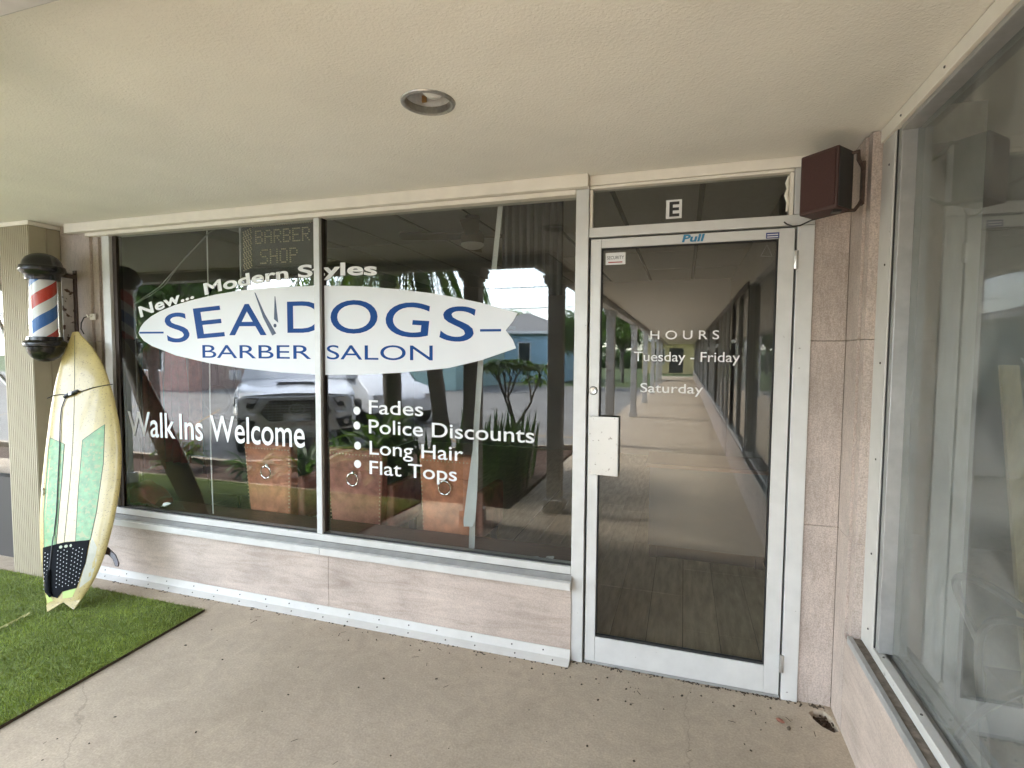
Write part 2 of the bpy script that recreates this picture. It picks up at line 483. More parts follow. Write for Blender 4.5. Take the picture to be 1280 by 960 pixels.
# arcade ceiling with a round cut-out for the downlight
LX, LY, LR = -0.418, -0.932, 0.086
ce = MB()
def cb(x0, x1, y0, y1): ce.box(x0, x1, y0, y1, CEIL, CEIL + 0.05)
cb(-14, LX - .15, -1.71, 0.10); cb(LX + .15, 1.30, -1.71, 0.10)
cb(LX - .15, LX + .15, -1.71, LY - .15); cb(LX - .15, LX + .15, LY + .15, 0.10)
cb(-0.62, 1.30, -40, -1.71)
n = 32
vs = []; fs = []
for k in range(n):
    t = 2 * math.pi * k / n
    c_, s_ = math.cos(t), math.sin(t); q = 0.15 / max(abs(c_), abs(s_))
    vs += [(LX + c_ * q, LY + s_ * q, CEIL), (LX + c_ * LR, LY + s_ * LR, CEIL), (LX + c_ * LR, LY + s_ * LR, CEIL + 0.05)]
for k in range(n):
    j = (k + 1) % n
    fs += [(3 * k, 3 * j, 3 * j + 1, 3 * k + 1), (3 * k + 1, 3 * j + 1, 3 * j + 2, 3 * k + 2)]
ce.add(vs, fs)
struct('arcade_ceiling', ce, MT['ceiling'])
MT['roof'] = mat('roof_board', (0.4, 0.38, 0.34), 0.8)
rf = MB().box(-14, 12, -2.05, 9, 2.80, 3.0).box(-0.95, 12, -40, -2.05, 2.80, 3.0)
struct('roof', rf, MT['roof'])
MT['fascia'] = mat('fascia_board', (0.42, 0.39, 0.33), 0.7, var=0.08, scale=4)
fa = MB().box(-14, -0.95, -2.10, -2.05, 2.50, 3.0).box(-1.00, -0.95, -40, -2.10, 2.50, 3.0)
struct('fascia', fa, MT['fascia'])
MT['vent'] = mat('soffit_screen', (0.05, 0.045, 0.04), 0.8, var=0.3, scale=200)
sv = MB().box(-14, -0.62, -1.80, -1.765, CEIL + .004, CEIL + .03).box(-0.70, -0.665, -40, -1.80, CEIL + .004, CEIL + .03)
struct('soffit_screen', sv, MT['vent'])
st = MB().box(-14, -0.62, -1.765, -1.705, CEIL - .012, CEIL + .002).box(-0.665, -0.615, -40, -1.765, CEIL - .012, CEIL + .002)
struct('ceiling_trim', st, MT['cream'], bevel=0.002)
MT['beam'] = mat('grey_timber', (0.62, 0.61, 0.58), 0.7, var=0.12, scale=6)
bm_ = MB().box(-14, -0.70, -1.95, -1.80, 2.36, 2.80).box(-0.85, -0.70, -40, -1.95, 2.36, 2.80)
struct('beam', bm_, MT['beam'], bevel=0.006)
so = MB().box(-14, -0.85, -2.05, -1.95, 2.50, 2.54).box(-0.95, -0.85, -40, -2.05, 2.50, 2.54)
struct('eave_soffit', so, MT['fascia'])

# posts
def post(x, y, label):
    t = thing('post', label, 'post', (x, y, 0), group='arcade posts')
    MB().box(-.072, .072, -.072, .072, 0.13, 2.25).build('shaft', MT['beam'], t, bevel=0.006, world=False)
    MB().box(-.10, .10, -.10, .10, 0.0, 0.13).build('base', MT['beam'], t, bevel=0.006, world=False)
    cp = MB()
    for z0, z1, w in ((2.25, 2.28, .085), (2.28, 2.33, .105), (2.33, 2.36, .115)):
        cp.box(-w, w, -w, w, z0, z1)
    cp.build('capital', MT['beam'], t, bevel=0.004, world=False)
    return t
post(-1.40, -1.87, 'grey square arcade post nearest the corner, beside the planted bed, reflected in the window')
post(-0.76, -2.49, 'grey square post at the start of the corridor, reflected at right edge of the window')
for k, y in enumerate((-6.7, -11.3, -15.6, -19.9, -24.2, -28.5)):
    post(-0.76, y, ['first', 'second', 'third', 'fourth', 'fifth', 'sixth'][k] + ' grey post down the corridor, reflected in the glass door')
for k, x in enumerate((-5.9, -10.4)):
    post(x, -1.87, ['grey front arcade post at the grass mat, reflected left of the lettering', 'far left front arcade post, reflected at the left of the window'][k])

# barber shop interior shell
struct('interior_wall_back', MB().box(-4.2, 1.1, 6.0, 6.1, 0, 2.9), MT['interior_wall'])
struct('interior_wall_left', MB().box(-4.3, -4.2, 0.1, 6.1, 0, 2.9), MT['interior_wall'])
struct('interior_wall_right', MB().box(1.10, 1.16, 0.08, 6.1, 0, 2.9), MT['interior_wall'])
fl = struct('interior_floor', MB().box(-4.2, 1.1, 0.03, 6.0, -0.2, -0.006), MT['grout'])
pm = {}
def plank_mesh(L, kind):
    k = (round(L, 3), kind)
    if k not in pm:
        pm[k] = MB().box(0, 0.193, 0, L - 0.004, -0.008, 0.0).mesh('plank')
        pm[k].materials.append(MT['plank'] if kind else MT['plank_grey'])
    return pm[k]
rnd = random.Random(11)
for i in range(12):
    x = -0.88 + 0.1965 * i - 0.007
    if x > 0.95: continue
    y = 0.035 - rnd.choice((0.0, 0.45, 0.75))
    while y < 3.4:
        y1 = min(y + 0.92, 3.4); y0 = max(y, 0.035)
        if y1 - y0 > 0.06:
            o = obj('plank', plank_mesh(y1 - y0, rnd.random() > 0.4), None, fl)
            o.location = (x, y0, 0)
        y += 0.92
MB().box(-4.2, -0.9, 0.34, 3.4, -0.008, -0.001).build('floor_covering', MT['plank_grey'], fl)
MB().box(-4.2, 1.1, 3.402, 6.0, -0.008, -0.001).build('floor_covering', MT['plank_grey'], fl)
ICZ = 2.74
ic = struct('interior_ceiling', MB().box(-4.2, 1.1, 0.08, 6.1, ICZ + 0.02, ICZ + 0.05), MT['tbar'])
tile = MB().box(0.020, 0.590, 0.020, 1.200, ICZ + 0.004, ICZ + 0.016).mesh('ceiling_panel'); tile.materials.append(MT['interior_tile'])
for i in range(-8, 2):
    for j in range(0, 5):
        x = -0.06 + 0.61 * i; y = -0.02 + 1.22 * j
        if x < -4.3 or x > 0.9: continue
        o = obj('ceiling_panel', tile, None, ic); o.location = (x, y, 0)
        if j == 0: o.scale = (1, 0.9, 1); o.location.y = 0.1
struct('interior_wall_front', MB().box(-4.2, 1.1, 0.075, 0.1, 2.42, 2.9).box(-4.2, -3.40, 0.075, 0.1, 0, 2.42).box(0.99, 1.10, 0.06, 0.1, 0, 2.42), MT['interior_wall'])

# neighbouring units to the right of the corridor
struct('neighbour_floor', MB().box(1.28, 6.0, -40, 2.6, -0.2, 0.02), MT['concrete'])
struct('neighbour_wall_back', MB().box(6.0, 6.1, -40, 2.6, 0, 2.8), MT['interior_wall'])
struct('neighbour_wall_end', MB().box(1.28, 6.0, 2.6, 2.7, 0.02, 2.8), MT['interior_wall'])
MT['pierwhite'] = mat('dusty_white_pier', (0.74, 0.73, 0.68), 0.8, var=0.08, scale=6)
struct('neighbour_pier', MB().box(1.247, 1.575, -0.03, 0.12, 0.02, 2.6).box(1.17, 1.28, 0.12, 2.6, 0.02, 2.8), MT['pierwhite'])
struct('neighbour_partition', MB().box(1.30, 6.0, -4.2, -4.1, 0.02, 2.8), MT['interior_wall'])
struct('neighbour_ceiling', MB().box(1.31, 6.0, -40, 2.6, 2.6, 2.7), MT['interior_wall'])

# ================================================================== BARBER SHOP FRONT
sf = thing('barber_storefront', 'barber shop front with white framed lettered window, pink travertine base and glass door', 'storefront', (-1.3, 0, 0))
# head trim, jambs, mullion
MB().box(-3.654, -0.006, -0.055, 0.02, 2.398, 2.4595).build('head_trim', MT['cream'], sf, bevel=0.003)
MB().box(-3.50, -0.072, -0.022, 0.075, 2.372, 2.396).build('head_stop', MT['cream'], sf, bevel=0.002)
MB().box(-0.070, -0.006, -0.018, 0.075, 0.0, 2.396).build('window_jamb', MT['alu'], sf, bevel=0.002)
MB().box(-3.366, -3.298, -0.004, 0.075, 0.452, 2.370).build('window_jamb', MT['alu'], sf, bevel=0.002)
MB().box(-1.631, -1.592, -0.006, 0.070, 0.492, 2.371).build('mullion', MT['alu'], sf, bevel=0.002)
MB().box(-3.296, -1.633, 0.004, 0.012, 0.492, 0.500).build('gasket', MT['gasket'], sf)
MB().box(-1.590, -0.072, 0.004, 0.012, 0.492, 0.500).build('gasket', MT['gasket'], sf)
MB().box(-1.590, -1.584, 0.014, 0.060, 0.500, 2.371).build('gasket', MT['bronze'], sf)
MB().box(-3.298, -3.262, 0.018, 0.060, 0.495, 2.371).build('gasket', MT['bronze'], sf)
sill = MB().box(-3.365, -0.072, -0.012, 0.070, 0.452, 0.4915).build('sill_rail', MT['white'], sf, bevel=0.003)
led = MB().prism([(-3.365, -0.011, 0.450), (-3.365, -0.062, 0.438), (-3.365, -0.062, 0.428), (-3.365, -0.011, 0.428)], (3.302, 0, 0))
led.build('sill_ledge', MT['alu_grey'], sf)
for x0, x1 in ((-3.365, -1.571), (-1.569, -0.063)):
    MB().box(x0, x1, -0.066, -0.030, 0.388, 0.4275).build('sill_apron', MT['white'], sf, bevel=0.003)
# panes
pane1 = MB().box(-3.298, -1.631, 0.0285, 0.0305, 0.485, 2.376).build('window_pane', MT['glass'], sf)
pane2 = MB().box(-1.592, -0.070, 0.0285, 0.0305, 0.485, 2.376).build('window_pane', MT['glass'], sf)
# travertine base panels
for x0, x1 in ((-3.495, -1.5405), (-1.5385, -0.066)):
    MB().box(x0, x1, -0.024, 0.05, 0.012, 0.3875).build('travertine_panel', MT['tile_h'], sf, bevel=0.0015)
# base flashing with screws
fl_ = MB().prism([(-3.50, -0.0245, 0.062), (-3.50, -0.029, 0.062), (-3.50, -0.040, 0.020), (-3.50, -0.082, 0.004), (-3.50, -0.082, 0.0), (-3.50, -0.0245, 0.0)], (3.434, 0, 0))
flash = fl_.build('base_flashing', MT['white'], sf)
scr = MB().lathe([(0.0045, 0), (0.0035, 0.003), (0.0, 0.0035)], n=8).mesh('screw'); scr.materials.append(MT['screw'])
rnd = random.Random(5)
k = 0
for i in range(17):
    x = -3.4 + i * 0.2
    o = obj('screw', scr, None, flash); o.location = Vector((x + rnd.uniform(-.02, .02), -0.0345, 0.042)) - sf.location; o.rotation_euler = (R(75), 0, 0)
    o = obj('screw', scr, None, flash); o.location = Vector((x + 0.03 + rnd.uniform(-.02, .02), -0.062, 0.0122)) - sf.location; o.rotation_euler = (R(21), 0, 0)
# left travertine pier
for z0, z1 in ((0.0, 0.824), (0.826, 1.650), (1.652, 2.395)):
    MB().box(-3.768, -3.482, -0.006, 0.09, z0, z1).build('travertine_panel', MT['tile_v'], sf, bevel=0.0015)
    MB().box(-3.480, -3.424, 0.012, 0.09, max(z0, 0.39), z1).build('travertine_strip', MT['tile_v'], sf, bevel=0.0015)
    MB().box(-3.422, -3.368, 0.028, 0.09, max(z0, 0.39), z1).build('travertine_strip', MT['tile_v'], sf, bevel=0.0015)
MB().box(-3.768, -3.656, -0.006, 0.09, 2.397, 2.4595).build('travertine_panel', MT['tile_v'], sf)
# transom and door frame
MB().box(-0.004, 0.986, -0.014, 0.075, 2.160, 2.206).build('door_head', MT['alu'], sf, bevel=0.002)
MB().box(0.918, 0.986, -0.016, 0.075, 0.0, 2.158).build('door_jamb', MT['alu'], sf, bevel=0.002)
MB().box(-0.004, 0.986, -0.010, 0.075, 2.412, 2.4595).build('transom_head', MT['cream'], sf, bevel=0.002)
MB().box(-0.004, 0.900, -0.006, 0.06, 2.396, 2.410).build('transom_stop', MT['cream'], sf, bevel=0.002)
MB().box(0.902, 0.986, -0.012, 0.075, 2.208, 2.410).build('transom_jamb', MT['alu'], sf, bevel=0.002)
MB().box(0.884, 0.900, -0.002, 0.06, 2.208, 2.394).build('transom_stop', MT['cream'], sf, bevel=0.002)
MB().box(-0.004, 0.010, -0.002, 0.06, 2.208, 2.394).build('transom_stop', MT['cream'], sf, bevel=0.002)
transom = MB().box(0.010, 0.884, 0.0285, 0.0305, 2.206, 2.397).build('transom_pane', MT['glass'], sf)
MB().box(0.0, 0.914, -0.010, 0.08, 0.0, 0.0125).build('threshold', MT['alu_grey'], sf, bevel=0.002)
# right-hand travertine strip between door and corner
for z0, z1 in ((0.0, 0.826), (0.828, 1.651), (1.653, 2.4595)):
    MB().box(0.9875, 1.1235, -0.004, 0.06, z0, z1).build('travertine_panel', MT['tile_v'], sf, bevel=0.0015)

# door leaf
dr = MB()
dr.box(0.006, 0.057, -0.012, 0.034, 0.016, 2.150)
dr.box(0.845, 0.909, -0.012, 0.034, 0.016, 2.150)
dr.box(0.0575, 0.8445, -0.0115, 0.0335, 2.106, 2.150)
dr.box(0.0575, 0.8445, -0.0115, 0.0335, 0.016, 0.145)
door = dr.build('door', MT['alu'], sf, bevel=0.002)
gap_mb = MB().box(-0.003, 0.050, 0.036, 0.055, 0.013, 2.158).box(0.850, 0.917, 0.036, 0.055, 0.013, 2.158).box(0.051, 0.849, 0.036, 0.055, 2.112, 2.158)  # black backing paints in the shade of the gaps round the door leaf
gap_mb.build('dark_gap_backing', MT['gasket'], sf)
dpane = MB().box(0.057, 0.845, 0.010, 0.012, 0.145, 2.106).build('door_pane', MT['glass'], door)
gk = MB()
gk.box(0.0575, 0.063, -0.006, 0.009, 0.146, 2.105).box(0.839, 0.8445, -0.006, 0.009, 0.146, 2.105).box(0.063, 0.839, -0.006, 0.009, 2.0995, 2.105).box(0.063, 0.839, -0.006, 0.009, 0.146, 0.156)
gk.build('gasket', MT['gasket'], door)
# latch guard / pull plate
pl_ = MB()
pl_.box(0.014, 0.155, -0.031, -0.027, 0.985, 1.278)
pl_.box(0.155, 0.159, -0.031, -0.008, 0.985, 1.278)
pl_.box(0.014, 0.018, -0.027, -0.0125, 0.985, 1.278)
MT['plate'] = mat('scuffed_plate', (0.56, 0.56, 0.54), 0.35, 0.4, speck=0.30, spcol=(0.25, 0.24, 0.22), spscale=55, var=0.05)
pl_.build('pull_plate', MT['plate'], door, bevel=0.0015)
lk = MB().lathe([(0.019, 0), (0.019, 0.004), (0.015, 0.007), (0.012, 0.006), (0.0, 0.006)], n=20)
lk.v = [(0.029 + x, -0.0125 - z, 1.405 + y) for x, y, z in lk.v]
lock = lk.build('lock_cylinder', MT['steel'], door, smooth=True)
MB().box(0.0275, 0.0305, -0.0205, -0.0195, 1.397, 1.413).build('keyhole', MT['black'], door)
rg = MB().torus((0.029, -0.0128, 1.405), 0.019, 0.0028, 'y', 20, 6).build('lock_ring', MT['black'], door, smooth=True)
for z in (2.008, 0.172):
    h = MB().lathe([(0.0, -.04), (0.009, -.04), (0.0095, -.037), (0.0095, .037), (0.009, .04), (0, .04)], (0.9155, -0.0195, z), n=14).build('hinge', MT['steel'], door, smooth=True)
# stickers on the door
MB().box(0.076, 0.172, 0.0072, 0.0092, 2.026, 2.084).build('security_sticker', MT['vinyl'], door)
MT['ink'] = mat('black_print', (0.02, 0.02, 0.02), 0.5)
MT['redink'] = mat('red_print', (0.35, 0.03, 0.02), 0.5)
text_mb('SECURITY', 0.083, 0.165, 2.052, 2.068, 0.0066).build('sticker_print', MT['ink'], door)
MB().box(0.090, 0.158, 0.0062, 0.0068, 2.035, 2.040).build('sticker_print', MT['redink'], door)
MT['cyan'] = mat('blue_script', (0.02, 0.19, 0.36), 0.5)
pb = text_mb('Pull', 0.437, 0.530, 2.112, 2.147, -0.0130, bold=0.035)
pb.v = [(x + (z - 2.13) * 0.25, y, z) for x, y, z in pb.v]
pb.build('door_lettering', MT['cyan'], door)
MB().box(0.792, 0.846, -0.0132, -0.0122, 2.108, 2.134).build('small_sticker', mat('blue_sticker', (0.05, 0.07, 0.22), 0.4), door)
for kk in range(2):
    MB().box(0.797, 0.841, -0.0140, -0.0134, 2.113 + .010 * kk, 2.117 + .010 * kk).build('sticker_print', MT['vinyl'], door)
# hours lettering
def words(line, x0, x1, z0, z1, y, bold, name, m, parent):
    full = glyph(line, bold)[0]; fx0 = full[:, 0].min(); kx = (x1 - x0) / (full[:, 0].max() - fx0)
    fz0 = full[:, 1].min(); kz = (z1 - z0) / (full[:, 1].max() - fz0)
    pos = 0
    for w in line.split(' '):
        pre = glyph(line[:pos + len(w)], bold)[0]; g = glyph(w, bold)[0]
        xr = pre[:, 0].max(); xl = xr - (g[:, 0].max() - g[:, 0].min())
        text_mb(w, x0 + (xl - fx0) * kx, x0 + (xr - fx0) * kx, z0 + (g[:, 1].min() - fz0) * kz, z0 + (g[:, 1].max() - fz0) * kz, y, bold=bold).build(name, m, parent)
        pos += len(w) + 1
words('H O U R S', 0.298, 0.609, 1.660, 1.702, 0.0065, 0.004, 'hours_lettering', MT['vinyl'], door)
words('Tuesday - Friday', 0.222, 0.702, 1.539, 1.600, 0.0065, 0.004, 'hours_lettering', MT['vinyl'], door)
words('Saturday', 0.256, 0.545, 1.388, 1.448, 0.0065, 0.004, 'hours_lettering', MT['vinyl'], door)
# torn sticker in the corner of the pane (triangle outline)
MB().tube([(0.775, 0.007, 2.035), (0.822, 0.007, 2.032), (0.80, 0.007, 2.085), (0.775, 0.007, 2.035)], 0.0012, 5).build('triangle_outline', MT['alu_grey'], door)
# unit letter on the transom
MB().box(0.357, 0.429, 0.0245, 0.0275, 2.234, 2.322).build('unit_plate', MT['vinyl'], transom)
text_mb('E', 0.372, 0.418, 2.243, 2.313, 0.0238, bold=0.03).build('unit_letter', MT['ink'], transom)
# lifted sealant beside the transom
sl = MB().tube([(0.882, 0.02, 2.385), (0.874, 0.018, 2.355), (0.879, 0.02, 2.33), (0.872, 0.018, 2.30), (0.880, 0.02, 2.27), (0.877, 0.02, 2.23)], [.005, .008, .006, .009, .006, .005], 7).build('loose_sealant', MT['cream'], sf, smooth=True)

# ---- vinyl lettering on the window
YG = 0.0262
top = [(-3.087, 1.71), (-3.066, 1.748), (-3.033, 1.78), (-2.97, 1.818), (-2.885, 1.853), (-2.76, 1.889), (-2.605, 1.92), (-2.41, 1.95), (-2.21, 1.971), (-1.903, 1.983), (-1.613, 1.982), (-1.338, 1.970), (-1.077, 1.944), (-0.83, 1.909), (-0.594, 1.859), (-0.382, 1.800), (-0.408, 1.756), (-0.448, 1.7095)]
bot = [(-0.408, 1.660), (-0.389, 1.615), (-0.592, 1.548), (-0.781, 1.504), (-1.08, 1.473), (-1.343, 1.457), (-1.621, 1.451), (-1.913, 1.461), (-2.223, 1.483), (-2.483, 1.512), (-2.755, 1.558), (-2.967, 1.620), (-3.04, 1.655), (-3.078, 1.690)]
ov = top + bot
def clip(poly, xc, keep_left):
    out = []
    for i in range(len(poly)):
        a, b = poly[i], poly[(i + 1) % len(poly)]
        ia = (a[0] <= xc) == keep_left; ib = (b[0] <= xc) == keep_left
        if ia: out.append(a)
        if ia != ib:
            t = (xc - a[0]) / (b[0] - a[0]); out.append((xc, a[1] + t * (b[1] - a[1])))
    return out
for pane, keep, xc in ((pane1, True, -1.631), (pane2, False, -1.592)):
    pp = clip(ov, xc, keep)
    MB().prism([(x, YG + 0.0010, z) for x, z in pp], (0, -0.0006, 0)).build('surfboard_decal', MT['vinyl_panel'], pane)
YL = YG - 0.0004
for ch, x0, x1, z0, z1, sh, pane in (('S', -2.854, -2.625, 1.645, 1.84, -0.16, pane1), ('E', -2.60, -2.338, 1.676, 1.872, -0.17, pane1), ('A', -2.304, -2.01, 1.690, 1.885, 0, pane1),
                              ('D', -1.853, -1.588, 1.703, 1.892, 0, pane1), ('O', -1.542, -1.223, 1.696, 1.891, 0, pane2), ('G', -1.182, -0.883, 1.676, 1.870, 0.12, pane2), ('S', -0.839, -0.602, 1.650, 1.841, 0.2, pane2)):
    t = text_mb(ch, x0, x1, z0, z1, YL, bold=0.004)
    zc = (z0 + z1) / 2; w = (x1 - x0); sc = (w - abs(sh) * (z1 - z0)) / w; xm = (x0 + x1) / 2
    t.v = [(xm + (x - xm) * sc + sh * (z - zc), y, z - (0.06 * (x - xm) * (1 if sh > 0 else -1) if sh else 0)) for x, y, z in t.v]
    t.build('blue_letter', MT['vinyl_blue'], pane)
text_mb('BARBER', -2.528, -1.682, 1.545, 1.628, YL, bold=0.0).build('blue_lettering', MT['vinyl_blue'], pane1)
text_mb('SALON', -1.570, -0.874, 1.544, 1.629, YL, bold=0.0).build('blue_lettering', MT['vinyl_blue'], pane2)
MB().box(-3.078, -2.858, YL - .0004, YL, 1.704, 1.716).build('blue_dash', MT['vinyl_blue'], pane1)
MB().box(-0.593, -0.473, YL - .0004, YL, 1.7035, 1.7165).build('blue_dash', MT['vinyl_blue'], pane2)
MT['navy'] = mat('navy_vinyl', (0.012, 0.03, 0.08), 0.35)
sz = MB()
sz.prism([(x, YL, z) for x, z in ((-2.098, 1.955), (-2.090, 1.953), (-2.02, 1.82), (-1.937, 1.700), (-1.967, 1.687), (-2.035, 1.80))], (0, -.0004, 0))
sz.prism([(x, YL, z) for x, z in ((-1.944, 1.928), (-1.939, 1.926), (-1.920, 1.765), (-1.952, 1.788))], (0, -.0004, 0))
sz.prism([(-1.945 + .012 * math.cos(a * math.pi / 5), YL, 1.748 + .012 * math.sin(a * math.pi / 5)) for a in range(10)], (0, -.0004, 0))
sz.build('scissors_mark', MT['navy'], pane1)
text_mb('Walk', -3.212, -2.780, 0.998, 1.170, YL, bold=0.010, full='Walk').build('white_lettering', MT['vinyl'], pane1)
text_mb('Ins', -2.742, -2.540, 0.998, 1.170, YL, bold=0.010, full='Ins').build('white_lettering', MT['vinyl'], pane1)
text_mb('Welcome', -2.478, -1.737, 1.000, 1.172, YL, bold=0.010, full='Welcome').build('white_lettering', MT['vinyl'], pane1)
for s_, x0, x1, z0, z1 in (('Fades', -1.285, -0.934, 1.231, 1.311), ('Police Discounts', -1.286, -0.284, 1.116, 1.197), ('Long Hair', -1.282, -0.689, 0.992, 1.072), ('Flat Tops', -1.283, -0.727, 0.876, 0.955)):
    vsx, _ = glyph(s_, 0.006); full = glyph('F', 0.006)[0]
    zl, zh = full[:, 1].min(), full[:, 1].max()
    k0 = (z1 - z0) / (zh - zl)
    words(s_, x0, x1, z0 + (vsx[:, 1].min() - zl) * k0, z0 + (vsx[:, 1].max() - zl) * k0, YL, 0.006, 'white_lettering', MT['vinyl'], pane2)
for x, z in ((-1.366, 1.245), (-1.367, 1.157), (-1.363, 1.038), (-1.364, 0.929)):
    MB().prism([(x + .024 * math.cos(a * math.pi / 8), YL, z + .024 * math.sin(a * math.pi / 8)) for a in range(16)], (0, -.0004, 0)).build('bullet', MT['vinyl'], pane2)
# arched line over the board: one letter at a time along a curve
def zcurve(x): return 2.040 - 0.098 * (x + 1.55) ** 2 - 0.001
def arc_text(s, x0, x1, pane, h=0.072, skip=()):
    full = glyph(s, 0.028)[0]
    W = full[:, 0].max() - full[:, 0].min(); fx0 = full[:, 0].min()
    Hc = glyph('M', 0.028)[0][:, 1].max()
    kx = (x1 - x0) / W; kz = h / Hc
    adv = 0
    for i, ch in enumerate(s):
        pre = glyph(s[:i + 1], 0.028)[0]
        g, f = glyph(ch, 0.028)
        if ch == ' ': continue
        right = pre[:, 0].max(); gx0 = g[:, 0].min(); gw = g[:, 0].max() - gx0
        cx = x0 + (right - gw / 2 - fx0) * kx
        if ch in skip: continue
        sl_ = -0.196 * (cx + 1.55)
        ca, sa = math.cos(math.atan(sl_)), math.sin(math.atan(sl_))
        mb = MB()
        pts = []
        for vx, vy in g:
            lx = (vx - gx0 - gw / 2) * kx; lz = vy * kz
            pts.append((cx + lx * ca - lz * sa, YL, zcurve(cx) + lx * sa + lz * ca))
        mb.add(pts, f); mb.build('white_letter', MT['vinyl'], pane1 if cx < -1.61 else pane2)
arc_text('New...', -3.065, -2.585, pane1)
arc_text('Modern', -2.497, -1.838, pane1)
arc_text('Styles', -1.768, -1.226, pane2)

# ================================================================== CORNER SHOP ON THE RIGHT (wall x = 1.124)
rs = thing('corner_shop_front', 'dusty shop window on the right with white frame over a travertine base', 'storefront', (1.18, -2.0, 0))
XW = 1.1245
for z0, z1 in ((0.0, 0.826), (0.828, 1.651), (1.653, 2.455)):
    MB().box(XW, 1.23, -0.165, -0.005, z0, z1).build('travertine_panel', MT['tile_v'], rs, bevel=0.0015)
    MB().box(XW + .010, 1.23, -0.218, -0.167, max(z0, 0.43), z1).build('travertine_strip', MT['tile_v'], rs, bevel=0.0015)
yy = -0.167
for y1 in (-1.40, -2.65, -4.10):
    MB().box(XW, 1.23, y1 + .001, yy - .001, 0.0, 0.413).build('travertine_panel', MT['tile_h'], rs, bevel=0.0015)
    yy = y1
MB().box(XW - .006, XW + .012, -4.1, -0.222, 0.414, 0.444).build('ledge_edging', MT['alu_grey'], rs, bevel=0.002)
MB().box(XW + .0125, 1.245, -4.1, -0.222, 0.414, 0.436).build('ledge', MT['dirt'], rs)
MB().box(1.168, 1.245, -0.350, -0.2195, 0.437, 2.405).build('window_jamb', MT['white'], rs, bevel=0.002)
MB().box(1.1725, 1.245, -0.357, -0.3515, 0.474, 2.405).build('gasket', MT['gasket'], rs)
MB().box(1.176, 1.245, -0.392, -0.358, 0.474, 2.405).build('glazing_bead', MT['alu_grey'], rs, bevel=0.002)
MB().box(1.168, 1.200, -4.1, -0.3515, 0.437, 0.473).build('bottom_rail', MT['white'], rs, bevel=0.002)
MB().box(1.2005, 1.245, -4.1, -0.3515, 0.437, 0.455).build('sill_pan', MT['alu_grey'], rs)
MB().box(1.160, 1.245, -4.1, -0.2195, 2.4065, 2.4575).build('top_rail', MT['cream'], rs, bevel=0.002)
MB().box(1.172, 1.245, -4.1, -0.3925, 2.388, 2.405).build('glazing_bead', MT['alu_grey'], rs, bevel=0.002)
MB().box(1.168, 1.245, -2.24, -2.20, 0.474, 2.386).build('window_jamb', MT['white'], rs, bevel=0.002)
MB().box(1.168, 1.245, -4.1, -4.06, 0.474, 2.386).build('window_jamb', MT['white'], rs, bevel=0.002)
for y0, y1 in ((-2.20, -0.392), (-4.06, -2.24)):
    MB().box(1.222, 1.224, y0, y1, 0.4555, 2.388).build('window_pane', MT['glass_dirty'], rs)
for z in (2.30, 1.93, 1.56, 1.19, 0.82, 0.52):
    o = obj('screw', scr, None, rs); o.location = Vector((1.168, -0.30, z)) - rs.location; o.rotation_euler = (0, R(-90), 0)
for y in (-0.42, -0.75, -1.1, -1.5):
    o = obj('screw', scr, None, rs); o.location = Vector((1.160, y, 2.43)) - rs.location; o.rotation_euler = (0, R(-90), 0)
    o = obj('screw', scr, None, rs); o.location = Vector((1.185, y, 0.473)) - rs.location
# corridor shop fronts beyond (seen reflected in the door)
cs = thing('corridor_shop_front', 'bronze framed shop window over a low stone base', 'storefront', (1.18, -4.1, 0), group='corridor shop fronts')
MB().box(XW, 1.23, -4.68, -4.102, 0, 0.45).box(XW, 1.23, -8.4, -4.68, 0, 0.45).build('base_wall', MT['tile_h'], cs)
MB().box(1.14, 1.22, -8.4, -4.102, 0.452, 0.50).build('sill', MT['alu'], cs)
MB().box(1.14, 1.22, -8.4, -4.102, 2.36, 2.4575).build('head', MT['bronze'], cs)
for y in (-4.15, -5.25, -6.35, -7.35, -8.35):
    MB().box(1.158, 1.22, y - .025, y + .025, 0.502, 2.358).build('mullion', MT['bronze'] if y in (-4.15, -6.35) else MT['alu'], cs)
MB().box(1.15, 1.21, -6.31, -5.29, 1.78, 1.84).build('crossbar', MT['alu'], cs)
for a, b in ((-5.215, -4.185), (-6.315, -5.285), (-7.315, -6.385), (-8.315, -7.385)):
    MB().box(1.186, 1.192, a, b, 0.502, 2.358).build('window_pane', MT['tinted'], cs)
tag(cs, 'bronze framed corridor shop window nearest the dusty window, reflected in the door')
for k in range(1, 8):
    c = copy_tree(cs); c.location.y = -4.1 - 4.3 * k
    c['label'] = ['second', 'third', 'fourth', 'fifth', 'sixth', 'seventh', 'eighth'][k - 1] + ' bronze framed shop window down the corridor, reflected in the door'

# ================================================================== PILASTER AND NEIGHBOUR ON THE LEFT
pi = thing('fluted_pilaster', 'cream fluted pilaster behind the barber pole and surfboard', 'pilaster', (-3.92, -0.1, 0))
prof = []
nr = 15; x0, x1 = -4.065, -3.773
for i in range(nr):
    a = x0 + (x1 - x0) * i / nr; b = x0 + (x1 - x0) * (i + 1) / nr; w = b - a
    prof += [(a, -0.186), (a + w * .16, -0.200), (a + w * .84, -0.200), (b, -0.186)]
poly = [(x0, -0.02)] + prof + [(x1, -0.02)]
dd = []
for q in poly:
    if not dd or (abs(q[0] - dd[-1][0]) + abs(q[1] - dd[-1][1])) > 1e-6: dd.append(q)
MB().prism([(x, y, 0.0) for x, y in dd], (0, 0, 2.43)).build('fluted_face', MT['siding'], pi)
MB().box(-3.7715, -3.7685, -0.197, -0.008, 0.0, 2.425).build('side_panel', MT['tan_siding'], pi)
MB().box(-3.768, -3.764, -0.098, -0.090, 0.0, 2.425).build('batten', MT['siding'], pi)
